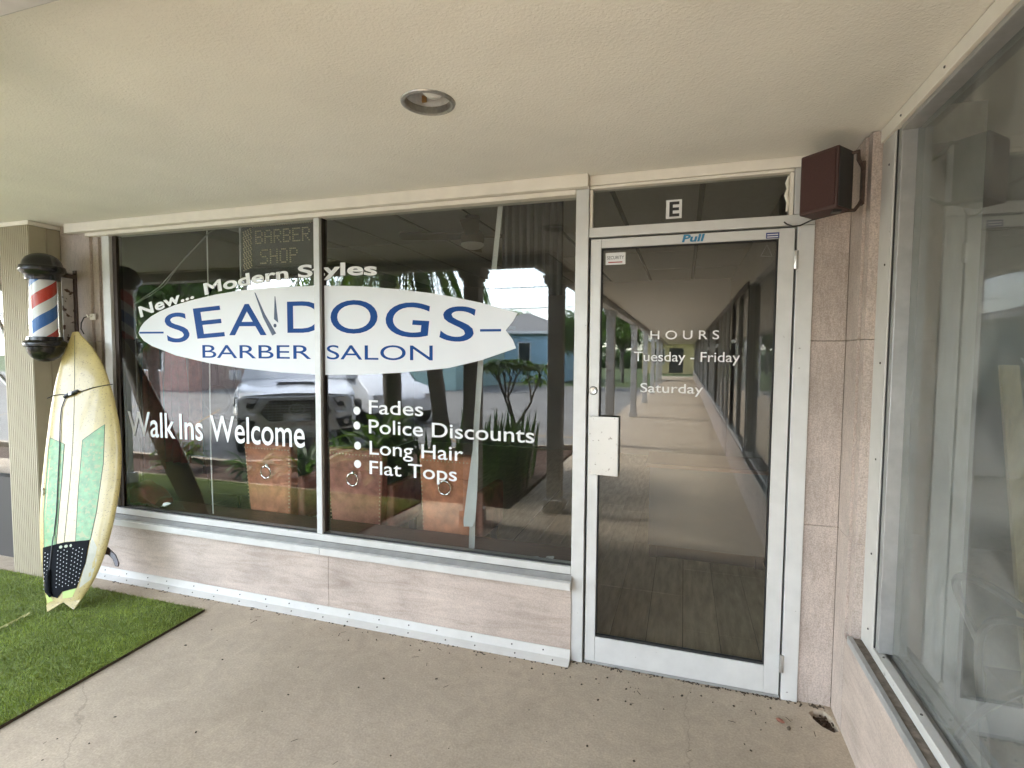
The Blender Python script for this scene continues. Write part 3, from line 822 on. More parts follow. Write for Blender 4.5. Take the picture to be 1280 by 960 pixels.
MB().box(-4.07, -3.7635, -0.204, -0.007, 2.431, 2.458).build('top_cap', MT['cream'], pi)
nb = thing('neighbour_storefront', 'white framed neighbouring shop window at the far left edge', 'storefront', (-5.2, 0, 0))
MB().box(-6.6, -4.07, -0.02, 0.06, 0.0, 0.62).build('base_wall', mat('dark_base', (0.04, 0.035, 0.03), 0.7), nb)
MB().box(-6.6, -4.07, -0.03, 0.06, 2.30, 2.4575).build('head', MT['cream'], nb)
MB().box(-4.12, -4.07, -0.03, 0.06, 0.62, 2.30).build('jamb', MT['cream'], nb)
MB().box(-6.6, -6.5, -0.03, 0.06, 0.62, 2.30).build('jamb', MT['cream'], nb)
MB().box(-6.5, -4.12, 0.02, 0.026, 0.62, 2.30).build('window_pane', MT['glass'], nb)
bl = MT['blind'] = mat('wooden_blind', (0.30, 0.17, 0.10), 0.6, var=0.2, scale=8)
for k in range(16):
    MB().box(-6.5, -4.13, 0.05, 0.075, 1.62 + .042 * k, 1.655 + .042 * k).build('blind_slat', bl, nb)
sc_ = MB()
sc_.tube([(-4.62, 0.014, 1.95), (-4.45, 0.014, 1.70), (-4.20, 0.014, 1.62), (-4.125, 0.014, 1.45)], .012, 6)
sc_.tube([(-4.55, 0.014, 1.40), (-4.30, 0.014, 1.22), (-4.14, 0.014, 1.30), (-4.13, 0.014, 1.12), (-4.3, 0.014, 1.0)], .010, 6)
sc_.build('painted_scroll', MT['vinyl'], nb)
struct('neighbour_room', MB().box(-8, -4.3, 1.2, 1.3, 0, 2.8).box(-14, -6.6, 0.0, 0.1, 0, 2.46), MT['interior_wall'])

# ================================================================== BARBER POLE
bp = thing('barber_pole', 'wall mounted barber pole with red and blue stripes and black domed caps', 'barber pole', (-3.62, -0.01, 1.57))
PX, PY = -3.585, -0.235
def stripe_mat():
    m, n, l, p = nodes('barber_stripes')
    p.inputs['Roughness'].default_value = 0.25
    geo = n.new('ShaderNodeNewGeometry')
    sub = n.new('ShaderNodeVectorMath'); sub.operation = 'SUBTRACT'; sub.inputs[1].default_value = (PX, PY, 1.67)
    l.new(geo.outputs['Position'], sub.inputs[0])
    sp = n.new('ShaderNodeSeparateXYZ'); l.new(sub.outputs[0], sp.inputs[0])
    at = n.new('ShaderNodeMath'); at.operation = 'ARCTAN2'
    l.new(sp.outputs['Y'], at.inputs[0]); l.new(sp.outputs['X'], at.inputs[1])
    a = n.new('ShaderNodeMath'); a.operation = 'MULTIPLY'; a.inputs[1].default_value = -1 / (2 * math.pi); l.new(at.outputs[0], a.inputs[0])
    z = n.new('ShaderNodeMath'); z.operation = 'MULTIPLY'; z.inputs[1].default_value = 1 / 0.316; l.new(sp.outputs['Z'], z.inputs[0])
    ad = n.new('ShaderNodeMath'); ad.operation = 'ADD'; l.new(a.outputs[0], ad.inputs[0]); l.new(z.outputs[0], ad.inputs[1])
    of = n.new('ShaderNodeMath'); of.operation = 'ADD'; of.inputs[1].default_value = 3.685; l.new(ad.outputs[0], of.inputs[0])
    fr = n.new('ShaderNodeMath'); fr.operation = 'FRACT'; l.new(of.outputs[0], fr.inputs[0])
    r = n.new('ShaderNodeValToRGB'); r.color_ramp.interpolation = 'CONSTANT'
    e = r.color_ramp.elements
    W = (0.72, 0.72, 0.72, 1)
    e[0].position = 0.0; e[0].color = (0.035, 0.14, 0.42, 1)
    e[1].position = 0.27; e[1].color = W
    k = e.new(0.5); k.color = (0.55, 0.055, 0.035, 1)
    k = e.new(0.77); k.color = W
    l.new(fr.outputs[0], r.inputs['Fac']); l.new(r.outputs[0], p.inputs['Base Color'])
    return m
MB().lathe([(0.070, 1.66), (0.070, 2.06)], (PX, PY, 0), 40).build('striped_cylinder', stripe_mat(), bp, smooth=True)
MB().lathe([(0.079, 1.665), (0.079, 2.055)], (PX, PY, 0), 40, cap=False).build('glass_sleeve', glass_mat('sleeve_glass', (0.97, 0.97, 0.97), 1.35), bp, smooth=True)
MT['capblack'] = mat('chipped_black_enamel', (0.008, 0.007, 0.007), 0.2, var=0.4, scale=30, bump=0.2, bscale=70, speck=0.27, spcol=(0.08, 0.06, 0.045), spscale=60)
MB().lathe([(0.070, 2.045), (0.092, 2.045), (0.094, 2.075), (0.104, 2.085), (0.120, 2.098), (0.124, 2.115), (0.120, 2.134), (0.108, 2.142), (0.102, 2.165), (0.086, 2.192), (0.058, 2.212), (0.024, 2.222), (0, 2.223)], (PX, PY, 0), 36).build('top_cap', MT['capblack'], bp, smooth=True)
MB().lathe([(0.070, 1.675), (0.094, 1.675), (0.096, 1.652), (0.110, 1.645), (0.116, 1.630), (0.112, 1.612), (0.100, 1.605), (0.095, 1.575), (0.074, 1.540), (0.040, 1.516), (0.014, 1.510), (0, 1.510)], (PX, PY, 0), 36).build('bottom_cap', MT['capblack'], bp, smooth=True)
MT['rustwhite'] = mat('rusty_white_bracket', (0.55, 0.51, 0.47), 0.6, var=0.1, scale=20, speck=0.38, spcol=(0.09, 0.05, 0.03), spscale=30)
MT['rust'] = mat('rusty_iron', (0.07, 0.045, 0.035), 0.7, var=0.4, scale=40)
MB().box(-3.650, -3.644, -0.085, -0.0065, 1.585, 2.125).build('bracket_web', MT['rustwhite'], bp)
MB().box(-3.643, -3.612, -0.016, -0.0065, 1.565, 2.145).build('wall_plate', MT['rust'], bp, bevel=0.002)
for z in (2.10, 1.615):
    MB().box(-3.643, -3.600, -0.128 if z > 2 else -0.122, -0.017, z - .013, z + .013).build('arm', MT['rust'], bp, bevel=0.003)
for z in (2.0, 1.70):
    bb = MB().lathe([(.011, 0), (.011, .008), (.007, .016), (0, .016)], n=8); bb.v = [(-3.6505 - c, -0.05 + a, z + b) for a, b, c in bb.v]
    bb.build('bolt', MT['black'], bp)

# wall hook with bungee loop holding the board
hk = thing('wall_hook', 'small white hook with black cord loop above the surfboard nose', 'hook', (-3.47, -0.006, 1.80))
MB().box(-3.486, -3.440, -0.018, -0.0065, 1.800, 1.842).build('hook_plate', MT['cream'], hk, bevel=0.003)
MB().tube([(-3.463, -0.014, 1.822), (-3.463, -0.045, 1.818), (-3.463, -0.050, 1.835)], .005, 7).build('hook_peg', MT['cream'], hk, smooth=True)
MB().tube([(-3.463, -0.040, 1.824), (-3.485, -0.055, 1.812), (-3.503, -0.062, 1.775), (-3.510, -0.060, 1.735), (-3.505, -0.045, 1.700)], .0035, 6).build('cord_loop', MT['black'], hk, smooth=True)

# ================================================================== SURFBOARD
T0 = Vector((-3.078, -0.504, 0.025)); AX = Vector((-0.2358, 0.2408, 0.9415)).normalized(); WX = Vector((0.9262, 0.349, 0.1427)).normalized()
NX = WX.cross(AX).normalized()      # deck side, towards the camera
Lft = [(-0.068, 0.005), (-0.095, 0.114), (-0.120, 0.258), (-0.142, 0.403), (-0.158, 0.599), (-0.159, 0.798), (-0.150, 1.002), (-0.131, 1.266), (-0.107, 1.457), (-0.063, 1.652), (-0.008, 1.778)]
Rgt = [(0.068, -0.005), (0.115, 0.056), (0.173, 0.163), (0.215, 0.301), (0.251, 0.492), (0.275, 0.693), (0.277, 0.902), (0.262, 1.092), (0.221, 1.318), (0.166, 1.521), (0.089, 1.683), (0.010, 1.778)]
def interp(tab, v):
    for (a, va), (b, vb) in zip(tab, tab[1:]):
        if va <= v <= vb: return a + (b - a) * (v - va) / (vb - va)
    return tab[0][0] if v < tab[0][1] else tab[-1][0]
def smooth_interp(tab, v, h=0.05):
    return sum(interp(tab, min(max(v + d * h, tab[0][1]), tab[-1][1])) for d in (-1, -.5, 0, .5, 1)) / 5
sbd = thing('surfboard', 'worn cream swallowtail surfboard with green panels leaning beside the window', 'surfboard', tuple(T0))
def board_pt(u, v, n):
    return T0 + WX * (u * 1.145) + AX * v + NX * n
def rocker(v): return 0.045 * ((v - 0.7) / 1.08) ** 2 * (1 if v > 0.7 else 0.55)
def thick(v): return max(0.006, 0.031 * (1 - abs((v - 0.85) / 0.98) ** 2.6))
def deck_n(u, v):
    l, r = smooth_interp(Lft, v), smooth_interp(Rgt, v)
    c = (l + r) / 2; hw = max((r - l) / 2, 0.004); q = min(1, abs((u - c) / hw))
    return rocker(v) + thick(v) * (1 - q ** 2.6) ** 0.5
bd = MB()
rings = []
NS, MS = 60, 24
for i in range(NS + 1):
    v = 0.04 + (1.775 - 0.04) * i / NS
    l, r = smooth_interp(Lft, v), smooth_interp(Rgt, v)
    c = (l + r) / 2; hw = max((r - l) / 2, 0.004); th = thick(v)
    ring = []
    for k in range(MS):
        a = 2 * math.pi * k / MS
        q = math.cos(a); s_ = math.sin(a)
        uu = c + hw * math.copysign(abs(q) ** 0.75, q)
        nn_ = rocker(v) + math.copysign(abs(s_) ** 0.85, s_) * th * (1.0 if s_ > 0 else 0.9)
        ring.append(board_pt(uu, v, nn_))
    rings.append(ring)
bd.loft(rings)
# swallow tail tips
for s_, tip in ((-1, Lft[0]), (1, Rgt[0])):
    v = 0.041; l, r = smooth_interp(Lft, v), smooth_interp(Rgt, v); cc = (l + r) / 2
    e0 = l if s_ < 0 else r
    ed = 0.004
    bot_ = [board_pt(e0, v, rocker(v)), board_pt(cc, v, rocker(v) - .010), board_pt(tip[0], tip[1] - .010 + .004, rocker(0.02))]
    top_ = [board_pt(e0, v, rocker(v) + .006), board_pt(cc, v, rocker(v) + .011), board_pt(tip[0], tip[1] - .006, rocker(0.02) + .008)]
    bd.add(bot_ + top_, [(0, 2, 1), (3, 4, 5), (0, 1, 4, 3), (1, 2, 5, 4), (2, 0, 3, 5)])
MT['board'] = mat('yellowed_resin', (0.46, 0.36, 0.14), 0.3, var=0.12, scale=9, speck=0.36, spcol=(0.29, 0.225, 0.10), spscale=105, coat=0.3)
bd.build('board', MT['board'], sbd, smooth=True)
def overlay(poly, lift=0.0014, step=0.03):
    """a thin sheet following the deck, from an outline in board coordinates"""
    bm = bmesh.new()
    vs_ = [bm.verts.new((u, v, 0)) for u, v in poly]
    bm.faces.new(vs_)
    vmin = min(p[1] for p in poly); vmax = max(p[1] for p in poly); umin = min(p[0] for p in poly); umax = max(p[0] for p in poly)
    v = vmin + step
    while v < vmax:
        bmesh.ops.bisect_plane(bm, geom=bm.verts[:] + bm.edges[:] + bm.faces[:], plane_co=(0, v, 0), plane_no=(0, 1, 0)); v += step
    u = umin + 0.02
    while u < umax:
        bmesh.ops.bisect_plane(bm, geom=bm.verts[:] + bm.edges[:] + bm.faces[:], plane_co=(u, 0, 0), plane_no=(1, 0, 0)); u += 0.02
    mb = MB()
    idx = {vv: i for i, vv in enumerate(bm.verts)}
    mb.v = [tuple(board_pt(vv.co.x, vv.co.y, deck_n(vv.co.x, vv.co.y) + lift)) for vv in bm.verts]
    mb.f = [tuple(idx[q] for q in f.verts) for f in bm.faces]
    bm.free()
    return mb
MT['green'] = mat('faded_green_panel', (0.16, 0.32, 0.13), 0.35, var=0.25, scale=24, speck=0.42, spcol=(0.26, 0.31, 0.13), spscale=50)
gl_ = [(-0.113, 1.068), (-0.026, 1.012), (-0.029, 0.782), (-0.038, 0.375), (-0.106, 0.379), (-0.122, 0.594), (-0.120, 0.999)]
gr_ = [(0.075, 1.02), (0.192, 1.105), (0.193, 0.859), (0.168, 0.554), (0.142, 0.384), (0.065, 0.381), (0.066, 0.719)]
MT['greenline'] = mat('panel_outline', (0.06, 0.10, 0.07), 0.5)
for g in (gl_, gr_):
    overlay(g).build('green_panel', MT['green'], sbd, smooth=True)
    ou = []
    for a, b in zip(g, g[1:] + g[:1]):
        for k in range(8):
            t = k / 8; ou.append((a[0] + (b[0] - a[0]) * t, a[1] + (b[1] - a[1]) * t))
    ou.append(ou[0])
    MB().tube([board_pt(u, v, deck_n(u, v) + .0012) for u, v in ou], .0016, 5).build('panel_outline', MT['greenline'], sbd)
MB().tube([board_pt(u, v, deck_n(u, v) + .0006) for u, v in [(0.004 + 0.017 * math.sin(math.pi * min(1, t)), 0.39 + t * 1.36) for t in [i / 40 for i in range(41)]]], .0013, 5).build('stringer', MT['greenline'], sbd)
# grey and lime tail patches
MT['tailgrey'] = mat('grey_tail_patch', (0.42, 0.40, 0.30), 0.35, var=0.1, scale=20)
MT['lime'] = mat('lime_tail_patch', (0.42, 0.58, 0.15), 0.35, var=0.1, scale=20)
overlay([(0.150, 0.40), (0.196, 0.285), (0.150, 0.150), (0.092, 0.105)], 0.0010).build('tail_patch', MT['tailgrey'], sbd, smooth=True)
overlay([(-0.112, 0.40), (-0.090, 0.14), (-0.106, 0.22), (-0.128, 0.32)], 0.0010).build('tail_patch', MT['tailgrey'], sbd, smooth=True)
overlay([(0.010, 0.100), (0.080, 0.110), (0.060, 0.062), (0.012, 0.062)], 0.0016).build('tail_flash', MT['lime'], sbd, smooth=True)
overlay([(-0.080, 0.098), (-0.050, 0.080), (-0.040, 0.058), (-0.072, 0.050)], 0.0016).build('tail_flash', MT['lime'], sbd, smooth=True)
# traction pad with holes
MT['pad'] = mat('black_foam_pad', (0.006, 0.007, 0.009), 0.8, bump=0.3, bscale=180, spec=0.15)
padpoly = [(-0.110, 0.379), (0.012, 0.392), (0.138, 0.383), (0.122, 0.25), (0.080, 0.112), (0.008, 0.102), (-0.016, 0.070), (-0.046, 0.084), (-0.086, 0.113), (-0.106, 0.26)]
pad = overlay(padpoly, 0.006).build('traction_pad', MT['pad'], sbd)
pm_ = pad.modifiers.new('thick', 'SOLIDIFY'); pm_.thickness = 0.005; pm_.offset = -1
dots = MB()
for gi, (u0, cols) in enumerate(((-0.094, 2), (-0.022, 4), (0.058, 4))):
    for r_ in range(10):
        for c_ in range(cols):
            v = 0.345 - r_ * 0.0235 - (c_ % 2) * 0.011; u = u0 + c_ * 0.0165 - (r_ * 0.0018 if gi == 2 else 0)
            if v < 0.125 or u < -0.100: continue
            P = board_pt(u, v, deck_n(u, v) + .0064)
            q = []
            for a in range(6):
                q.append(P + (WX * math.cos(a * math.pi / 3) + AX * math.sin(a * math.pi / 3) * 1.2) * 0.0030)
            dots.prism(q, NX * 0.0006)
tag(dots.build('pad_perforation', mat('pad_dot', (0.5, 0.5, 0.5), 0.6), pad), kind='stuff')
for u, w in ((-0.008, .020), (0.020, .022), (0.045, .014)):
    P = board_pt(u, 0.366, deck_n(u, 0.366) + .0066)
    MB().prism([P + WX * (w / 2 * math.cos(a * math.pi / 6)) + AX * (0.009 * math.sin(a * math.pi / 6)) for a in range(12)], NX * .0008).build('pad_mark', mat('pad_logo', (0.42, 0.45, 0.33), 0.5), pad)
# fin on the underside, leash and bungee
finp = [(0.190, 0.340), (0.220, 0.325), (0.262, 0.275), (0.282, 0.222), (0.279, 0.200), (0.262, 0.205), (0.246, 0.250), (0.222, 0.280), (0.185, 0.290)]
fo = -0.028
MB().prism([board_pt(u - 0.012, v, fo) for u, v in finp], NX * 0.009).build('fin', mat('dark_fin', (0.030, 0.016, 0.015), 0.3), sbd, bevel=0.003)
MB().prism([board_pt(0.02, 0.26, -0.03), board_pt(0.02, 0.14, -0.025), board_pt(0.02, 0.10, -0.13), board_pt(0.02, 0.14, -0.13)], WX * 0.008).build('fin', mat('dark_fin_centre', (0.03, 0.018, 0.016), 0.3), sbd)
lv = [(-0.002, 1.330), (-0.031, 1.312), (-0.050, 1.250), (-0.053, 1.150), (-0.049, 0.991), (-0.047, 0.78), (-0.044, 0.583), (-0.050, 0.437)]
MB().tube([board_pt(u, v, deck_n(u, v) + .006) for u, v in lv], .003, 7).build('leash', MT['black'], sbd, smooth=True)
lv2 = [(-0.050, 0.437), (-0.056, 0.33), (-0.062, 0.24)]
MB().tube([board_pt(u, v, deck_n(u, v) + .011) for u, v in lv2], .003, 7).build('leash', MT['black'], sbd, smooth=True)
MB().tube([board_pt(u, v, deck_n(u, v) + .013) for u, v in [(-0.062, 0.24), (-0.062, 0.17), (-0.058, 0.11), (-0.042, 0.085)]], [.009, .012, .012, .010], 8).build('leash_cuff', MT['pad'], sbd, smooth=True)
bw = [(-0.150, 1.340), (-0.10, 1.350), (-0.05, 1.345), (0.0, 1.335), (0.05, 1.345), (0.12, 1.362), (0.19, 1.372), (0.222, 1.376)]
MB().tube([board_pt(u, v, deck_n(u, v) + .004) for u, v in bw], .0032, 6).build('bungee_cord', MT['black'], sbd, smooth=True)
MB().tube([board_pt(u, v, deck_n(u, v) + .010) for u, v in [(-0.035, 1.322), (-0.01, 1.335), (0.015, 1.340), (0.045, 1.352)]], [.008, .013, .014, .011], 8).build('leash_knot', MT['black'], sbd, smooth=True)
P = board_pt(0.008, 1.337, deck_n(0.008, 1.337) + .0235)
MB().prism([P + WX * a + AX * b for a, b in ((-.009, -.012), (.010, -.010), (.010, .014), (-.009, .012))], NX * .001).build('cord_tag', MT['vinyl'], sbd)
MB().tube([board_pt(-0.140, 0.70, deck_n(-0.14, 0.70) - .004), board_pt(-0.128, 0.715, deck_n(-0.128, 0.715) + .010), board_pt(-0.132, 0.74, deck_n(-0.132, 0.74) + .010), board_pt(-0.148, 0.75, deck_n(-0.148, 0.75) - .002)], .006, 7).build('tape_loop', MT['cream'], sbd, smooth=True)

# ================================================================== TURF MAT
tm = thing('turf_mat', 'green artificial turf mat on the concrete under the surfboard', 'turf mat', (-3.6, -1.3, 0))
MT['turf'] = mat('turf_green', (0.11, 0.15, 0.03), 0.8, var=0.3, scale=40, bump=0.6, bscale=160)
MT['turfb'] = mat('turf_blades', (0.26, 0.32, 0.058), 0.55, var=0.4, scale=3.2, detail=8)
tx0, tx1, ty0, ty1 = -6.2, -2.245, -2.34, -0.212
def shx(y): return -0.065 - 0.06 * y
MB().hexa([(tx0, ty0, .0005), (tx1 + shx(ty0), ty0, .0005), (tx1 + shx(ty1), ty1, .0005), (tx0, ty1, .0005)], [(tx0, ty0, .010), (tx1 + shx(ty0), ty0, .010), (tx1 + shx(ty1), ty1, .010), (tx0, ty1, .010)]).build('backing', MT['turf'], tm)
MB().hexa([(tx1 + shx(ty0), ty0, .0005), (tx1 + .004 + shx(ty0), ty0, .0005), (tx1 + .004 + shx(ty1), ty1, .0005), (tx1 + shx(ty1), ty1, .0005)], [(tx1 + shx(ty0), ty0, .013), (tx1 + .004 + shx(ty0), ty0, .013), (tx1 + .004 + shx(ty1), ty1, .013), (tx1 + shx(ty1), ty1, .013)]).build('edge', mat('turf_edge', (0.05, 0.035, 0.02), 0.9), tm)
rng = np.random.default_rng(4)
NB = 130000
# denser where near the visible corner
px = tx1 - (tx1 - tx0) * rng.random(NB) ** 1.35
py = ty0 + (ty1 - ty0) * rng.random(NB)
px = px + (-0.065 - 0.06 * py)
ang = rng.random(NB) * 2 * np.pi
ln = rng.uniform(0.010, 0.021, NB); wd = rng.uniform(0.0010, 0.0019, NB)
la = rng.random(NB) * 2 * np.pi; le = rng.uniform(0.002, 0.011, NB)
V = np.zeros((NB, 3, 3))
V[:, 0] = np.stack([px - wd * np.cos(ang), py - wd * np.sin(ang), np.full(NB, 0.0095)], 1)
V[:, 1] = np.stack([px + wd * np.cos(ang), py + wd * np.sin(ang), np.full(NB, 0.0095)], 1)
V[:, 2] = np.stack([px + le * np.cos(la) + 0.004, py + le * np.sin(la) - .002, 0.009 + ln], 1)
V -= np.array(tm.location)[None, None, :]
me = bpy.data.meshes.new('grass_blades')
me.vertices.add(NB * 3); me.vertices.foreach_set('co', V.reshape(-1))
me.loops.add(NB * 3); me.loops.foreach_set('vertex_index', np.arange(NB * 3, dtype=np.int32))
me.polygons.add(NB); me.polygons.foreach_set('loop_start', np.arange(0, NB * 3, 3, dtype=np.int32)); me.polygons.foreach_set('loop_total', np.full(NB, 3, dtype=np.int32))
me.update()
tag(obj('grass_blades', me, MT['turfb'], tm), kind='stuff')
ym = MB()
rnd = random.Random(8)
for k in range(60):
    t = k / 60; x = -3.149 - 0.055 * t + rnd.uniform(-.008, .008); y = -0.80 + 0.19 * t; a = rnd.uniform(0, 6.28)
    ym.prism([(x + .006 * math.cos(a), y + .006 * math.sin(a), .024), (x - .006 * math.cos(a), y - .006 * math.sin(a), .024), (x + .004, y + .012, .034)], (0, 0, .001))
tag(ym.build('yellow_stripe', mat('yellow_blades', (0.42, 0.40, 0.17), 0.7), tm), kind='stuff')

# ================================================================== DOWNLIGHT
dl = thing('recessed_downlight', 'open recessed downlight with dark rim in the stucco ceiling', 'ceiling light', (LX, LY, CEIL))
MT['bronzerim'] = mat('tarnished_rim', (0.40, 0.38, 0.34), 0.3, 0.8, var=0.2, scale=60)
MT['can'] = mat('can_metal', (0.82, 0.82, 0.82), 0.35, 0.2, var=0.15, scale=30)
MB().lathe([(0.078, CEIL + .02), (0.079, CEIL - .004), (0.085, CEIL - .008), (0.094, CEIL - .005), (0.096, CEIL + .0005), (0.086, CEIL + .002)], (LX, LY, 0), 40, cap=False).build('trim_ring', MT['bronzerim'], dl, smooth=True)
MB().lathe([(0.080, CEIL + .015), (0.082, CEIL + .05), (0.082, CEIL + .11), (0.0, CEIL + .111)], (LX, LY, 0), 32, cap=False).build('can', MT['can'], dl, smooth=True)
MB().lathe([(0.0, CEIL + .020), (0.024, CEIL + .023), (0.042, CEIL + .036), (0.050, CEIL + .058), (0.044, CEIL + .085), (0.022, CEIL + .10), (0.016, CEIL + .108), (0.0, CEIL + .108)], (LX + .015, LY + .01, 0), 24).build('bulb', mat('frosted_bulb', (0.82, 0.82, 0.80), 0.12), dl, smooth=True)
MB().box(LX - .052, LX - .034, LY + .054, LY + .057, CEIL + .03, CEIL + .055).build('warning_label', mat('orange_label', (0.30, 0.17, 0.06), 0.6), dl)
MB().box(LX + .060, LX + .064, LY + .02, LY + .03, CEIL + .02, CEIL + .06).build('clip', MT['black'], dl)

# ================================================================== LOUDSPEAKER
ls = thing('loudspeaker', 'brown box loudspeaker bracketed high in the corner beside the door', 'loudspeaker', (1.0, -0.2, 2.147))
A_, B_, C_ = Vector((0.883, -0.228, 0)), Vector((0.991, -0.340, 0)), Vector((1.062, -0.252, 0))
D_ = A_ + (C_ - B_) * 0.9
Z0, Z1 = 2.147, 2.380
MB().hexa([tuple(p + Vector((0, 0, Z0))) for p in (A_, B_, C_, D_)], [tuple(p + Vector((0, 0, Z1))) for p in (A_, B_, C_, D_)]).build('cabinet', MT['brown'], ls, bevel=0.006)
nrm_ = (B_ - A_).cross(Vector((0, 0, 1))).normalized()
if nrm_.y > 0: nrm_ = -nrm_
gq = [A_ + (B_ - A_) * .06, A_ + (B_ - A_) * .94]
MB().hexa([tuple(gq[0] + nrm_ * .0005 + Vector((0, 0, Z0 + .012))), tuple(gq[1] + nrm_ * .0005 + Vector((0, 0, Z0 + .012))), tuple(gq[1] + nrm_ * .005 + Vector((0, 0, Z0 + .012))), tuple(gq[0] + nrm_ * .005 + Vector((0, 0, Z0 + .012)))],
          [tuple(gq[0] + nrm_ * .0005 + Vector((0, 0, Z1 - .012))), tuple(gq[1] + nrm_ * .0005 + Vector((0, 0, Z1 - .012))), tuple(gq[1] + nrm_ * .005 + Vector((0, 0, Z1 - .012))), tuple(gq[0] + nrm_ * .005 + Vector((0, 0, Z1 - .012)))]).build('grille', mat('speaker_cloth', (0.060, 0.026, 0.022), 0.9, var=0.15, scale=200, bump=0.5, bscale=500), ls, bevel=0.002)
nr2 = (C_ - B_).cross(Vector((0, 0, 1))).normalized()
if nr2.x < 0: nr2 = -nr2
q0, q1 = B_ + (C_ - B_) * .05, B_ + (C_ - B_) * .95
MB().hexa([tuple(q0 + nr2 * .0006 + Vector((0, 0, Z0 + .008))), tuple(q1 + nr2 * .0006 + Vector((0, 0, Z0 + .008))), tuple(q1 + nr2 * .003 + Vector((0, 0, Z0 + .008))), tuple(q0 + nr2 * .003 + Vector((0, 0, Z0 + .008)))],
          [tuple(q0 + nr2 * .0006 + Vector((0, 0, Z1 - .008))), tuple(q1 + nr2 * .0006 + Vector((0, 0, Z1 - .008))), tuple(q1 + nr2 * .003 + Vector((0, 0, Z1 - .008))), tuple(q0 + nr2 * .003 + Vector((0, 0, Z1 - .008)))]).build('side_panel', MT['black'], ls)
MB().tube([(1.05, -0.262, 2.366), (1.075, -0.262, 2.372), (1.085, -0.23, 2.350), (1.110, -0.19, 2.335), (1.118, -0.17, 2.32)], .008, 7).build('bracket_arm', MT['rust'], ls, smooth=True)
MB().box(1.112, 1.1235, -0.185, -0.155, 2.19, 2.36).build('bracket_plate', MT['rust'], ls, bevel=0.002)
MB().tube([(1.04, -0.265, 2.150), (1.075, -0.24, 2.155), (1.100, -0.20, 2.185), (1.116, -0.17, 2.21)], .007, 7).build('bracket_arm', MT['rust'], ls, smooth=True)
MB().box(0.985, 1.015, -0.31, -0.275, 2.137, 2.1465).build('foot', MT['black'], ls)
MB().tube([(0.863, -0.0155, 2.176), (0.872, -0.024, 2.165), (0.894, -0.030, 2.153), (0.92, -0.045, 2.150), (0.955, -0.10, 2.158), (0.985, -0.17, 2.152), (1.02, -0.22, 2.150), (1.06, -0.225, 2.158)], .0032, 7).build('cable', MT['black'], ls, smooth=True)

# small debris on the walkway
def pebble(x, y, s, col, lab, nm='pebble', cat='pebble'):
    r = random.Random(int(x * 1e4))
    mb = MB().lathe([(0, 0), (s * .8, s * .1), (s, s * .4), (s * .7, s * .8), (0, s * .95)], n=9)
    mb.v = [(px_ * r.uniform(.85, 1.2) * 0.8, py_ * r.uniform(.85, 1.2) * 1.4, pz) for px_, py_, pz in mb.v]
    o = mb.build(nm, mat('debris', col, 0.8, var=0.2, scale=80), None, smooth=True); o.location = (x, y, 0); o.rotation_euler.z = r.uniform(0, 3)
    return tag(o, lab, cat)
pebble(0.891, -0.182, 0.013, (0.20, 0.08, 0.05), 'reddish pebble on the concrete before the door corner')
pebble(0.918, -0.222, 0.010, (0.10, 0.075, 0.05), 'small dark brown pebble nearest the broken hole')
rnd = random.Random(21)
db = MB()
for k in range(150):
    if rnd.random() < .45:
        x = rnd.uniform(-2.0, 1.05); y = -0.09 - abs(rnd.gauss(0, .10))
    else:
        x = rnd.uniform(-2.1, 1.1); y = rnd.uniform(-1.5, -0.1)
    s_ = rnd.uniform(.0015, .0045); a = rnd.uniform(0, 3.14); L_ = s_ * rnd.choice((1, 1, 1.5, 4))
    if L_ > s_ * 3: s_ *= .35
    c_, d_ = math.cos(a), math.sin(a)
    q = [(-L_, -s_), (L_, -s_), (L_, s_), (-L_, s_)]
    db.hexa([(x + u * c_ - v * d_, y + u * d_ + v * c_, 0.0005) for u, v in q], [(x + .7 * (u * c_ - v * d_), y + .7 * (u * d_ + v * c_), 0.0005 + s_ * .8) for u, v in q])
for k in range(280):
    x = rnd.uniform(-0.06, 1.10) if rnd.random() < .6 else rnd.uniform(-3.3, -0.07)
    y = (-0.008 if x > -.06 else -0.082) - abs(rnd.gauss(0, .012)); s_ = rnd.uniform(.0012, .004); a = rnd.uniform(0, 3.14); L_ = s_ * rnd.choice((1, 1.6, 3))
    c_, d_ = math.cos(a), math.sin(a); q = [(-L_, -s_), (L_, -s_), (L_, s_), (-L_, s_)]
    db.hexa([(x + u * c_ - v * d_, y + u * d_ + v * c_, 0.0005) for u, v in q], [(x + .7 * (u * c_ - v * d_), y + .7 * (u * d_ + v * c_), 0.0005 + s_ * .7) for u, v in q])
tag(db.build('litter', mat('dark_litter', (0.06, 0.045, 0.03), 0.9)), 'scattered specks of dark litter and twigs on the concrete walkway', 'litter', kind='stuff')

# ================================================================== INSIDE THE SHOP
MB().box(-3.30, -0.072, 0.0765, 0.335, 0.440, 0.466).build('window_board', MT['sillwood'], sf, bevel=0.003)
MB().box(-3.30, -0.072, 0.0765, 0.325, 0.0, 0.439).build('inner_base_wall', MT['interior_wall'], sf)

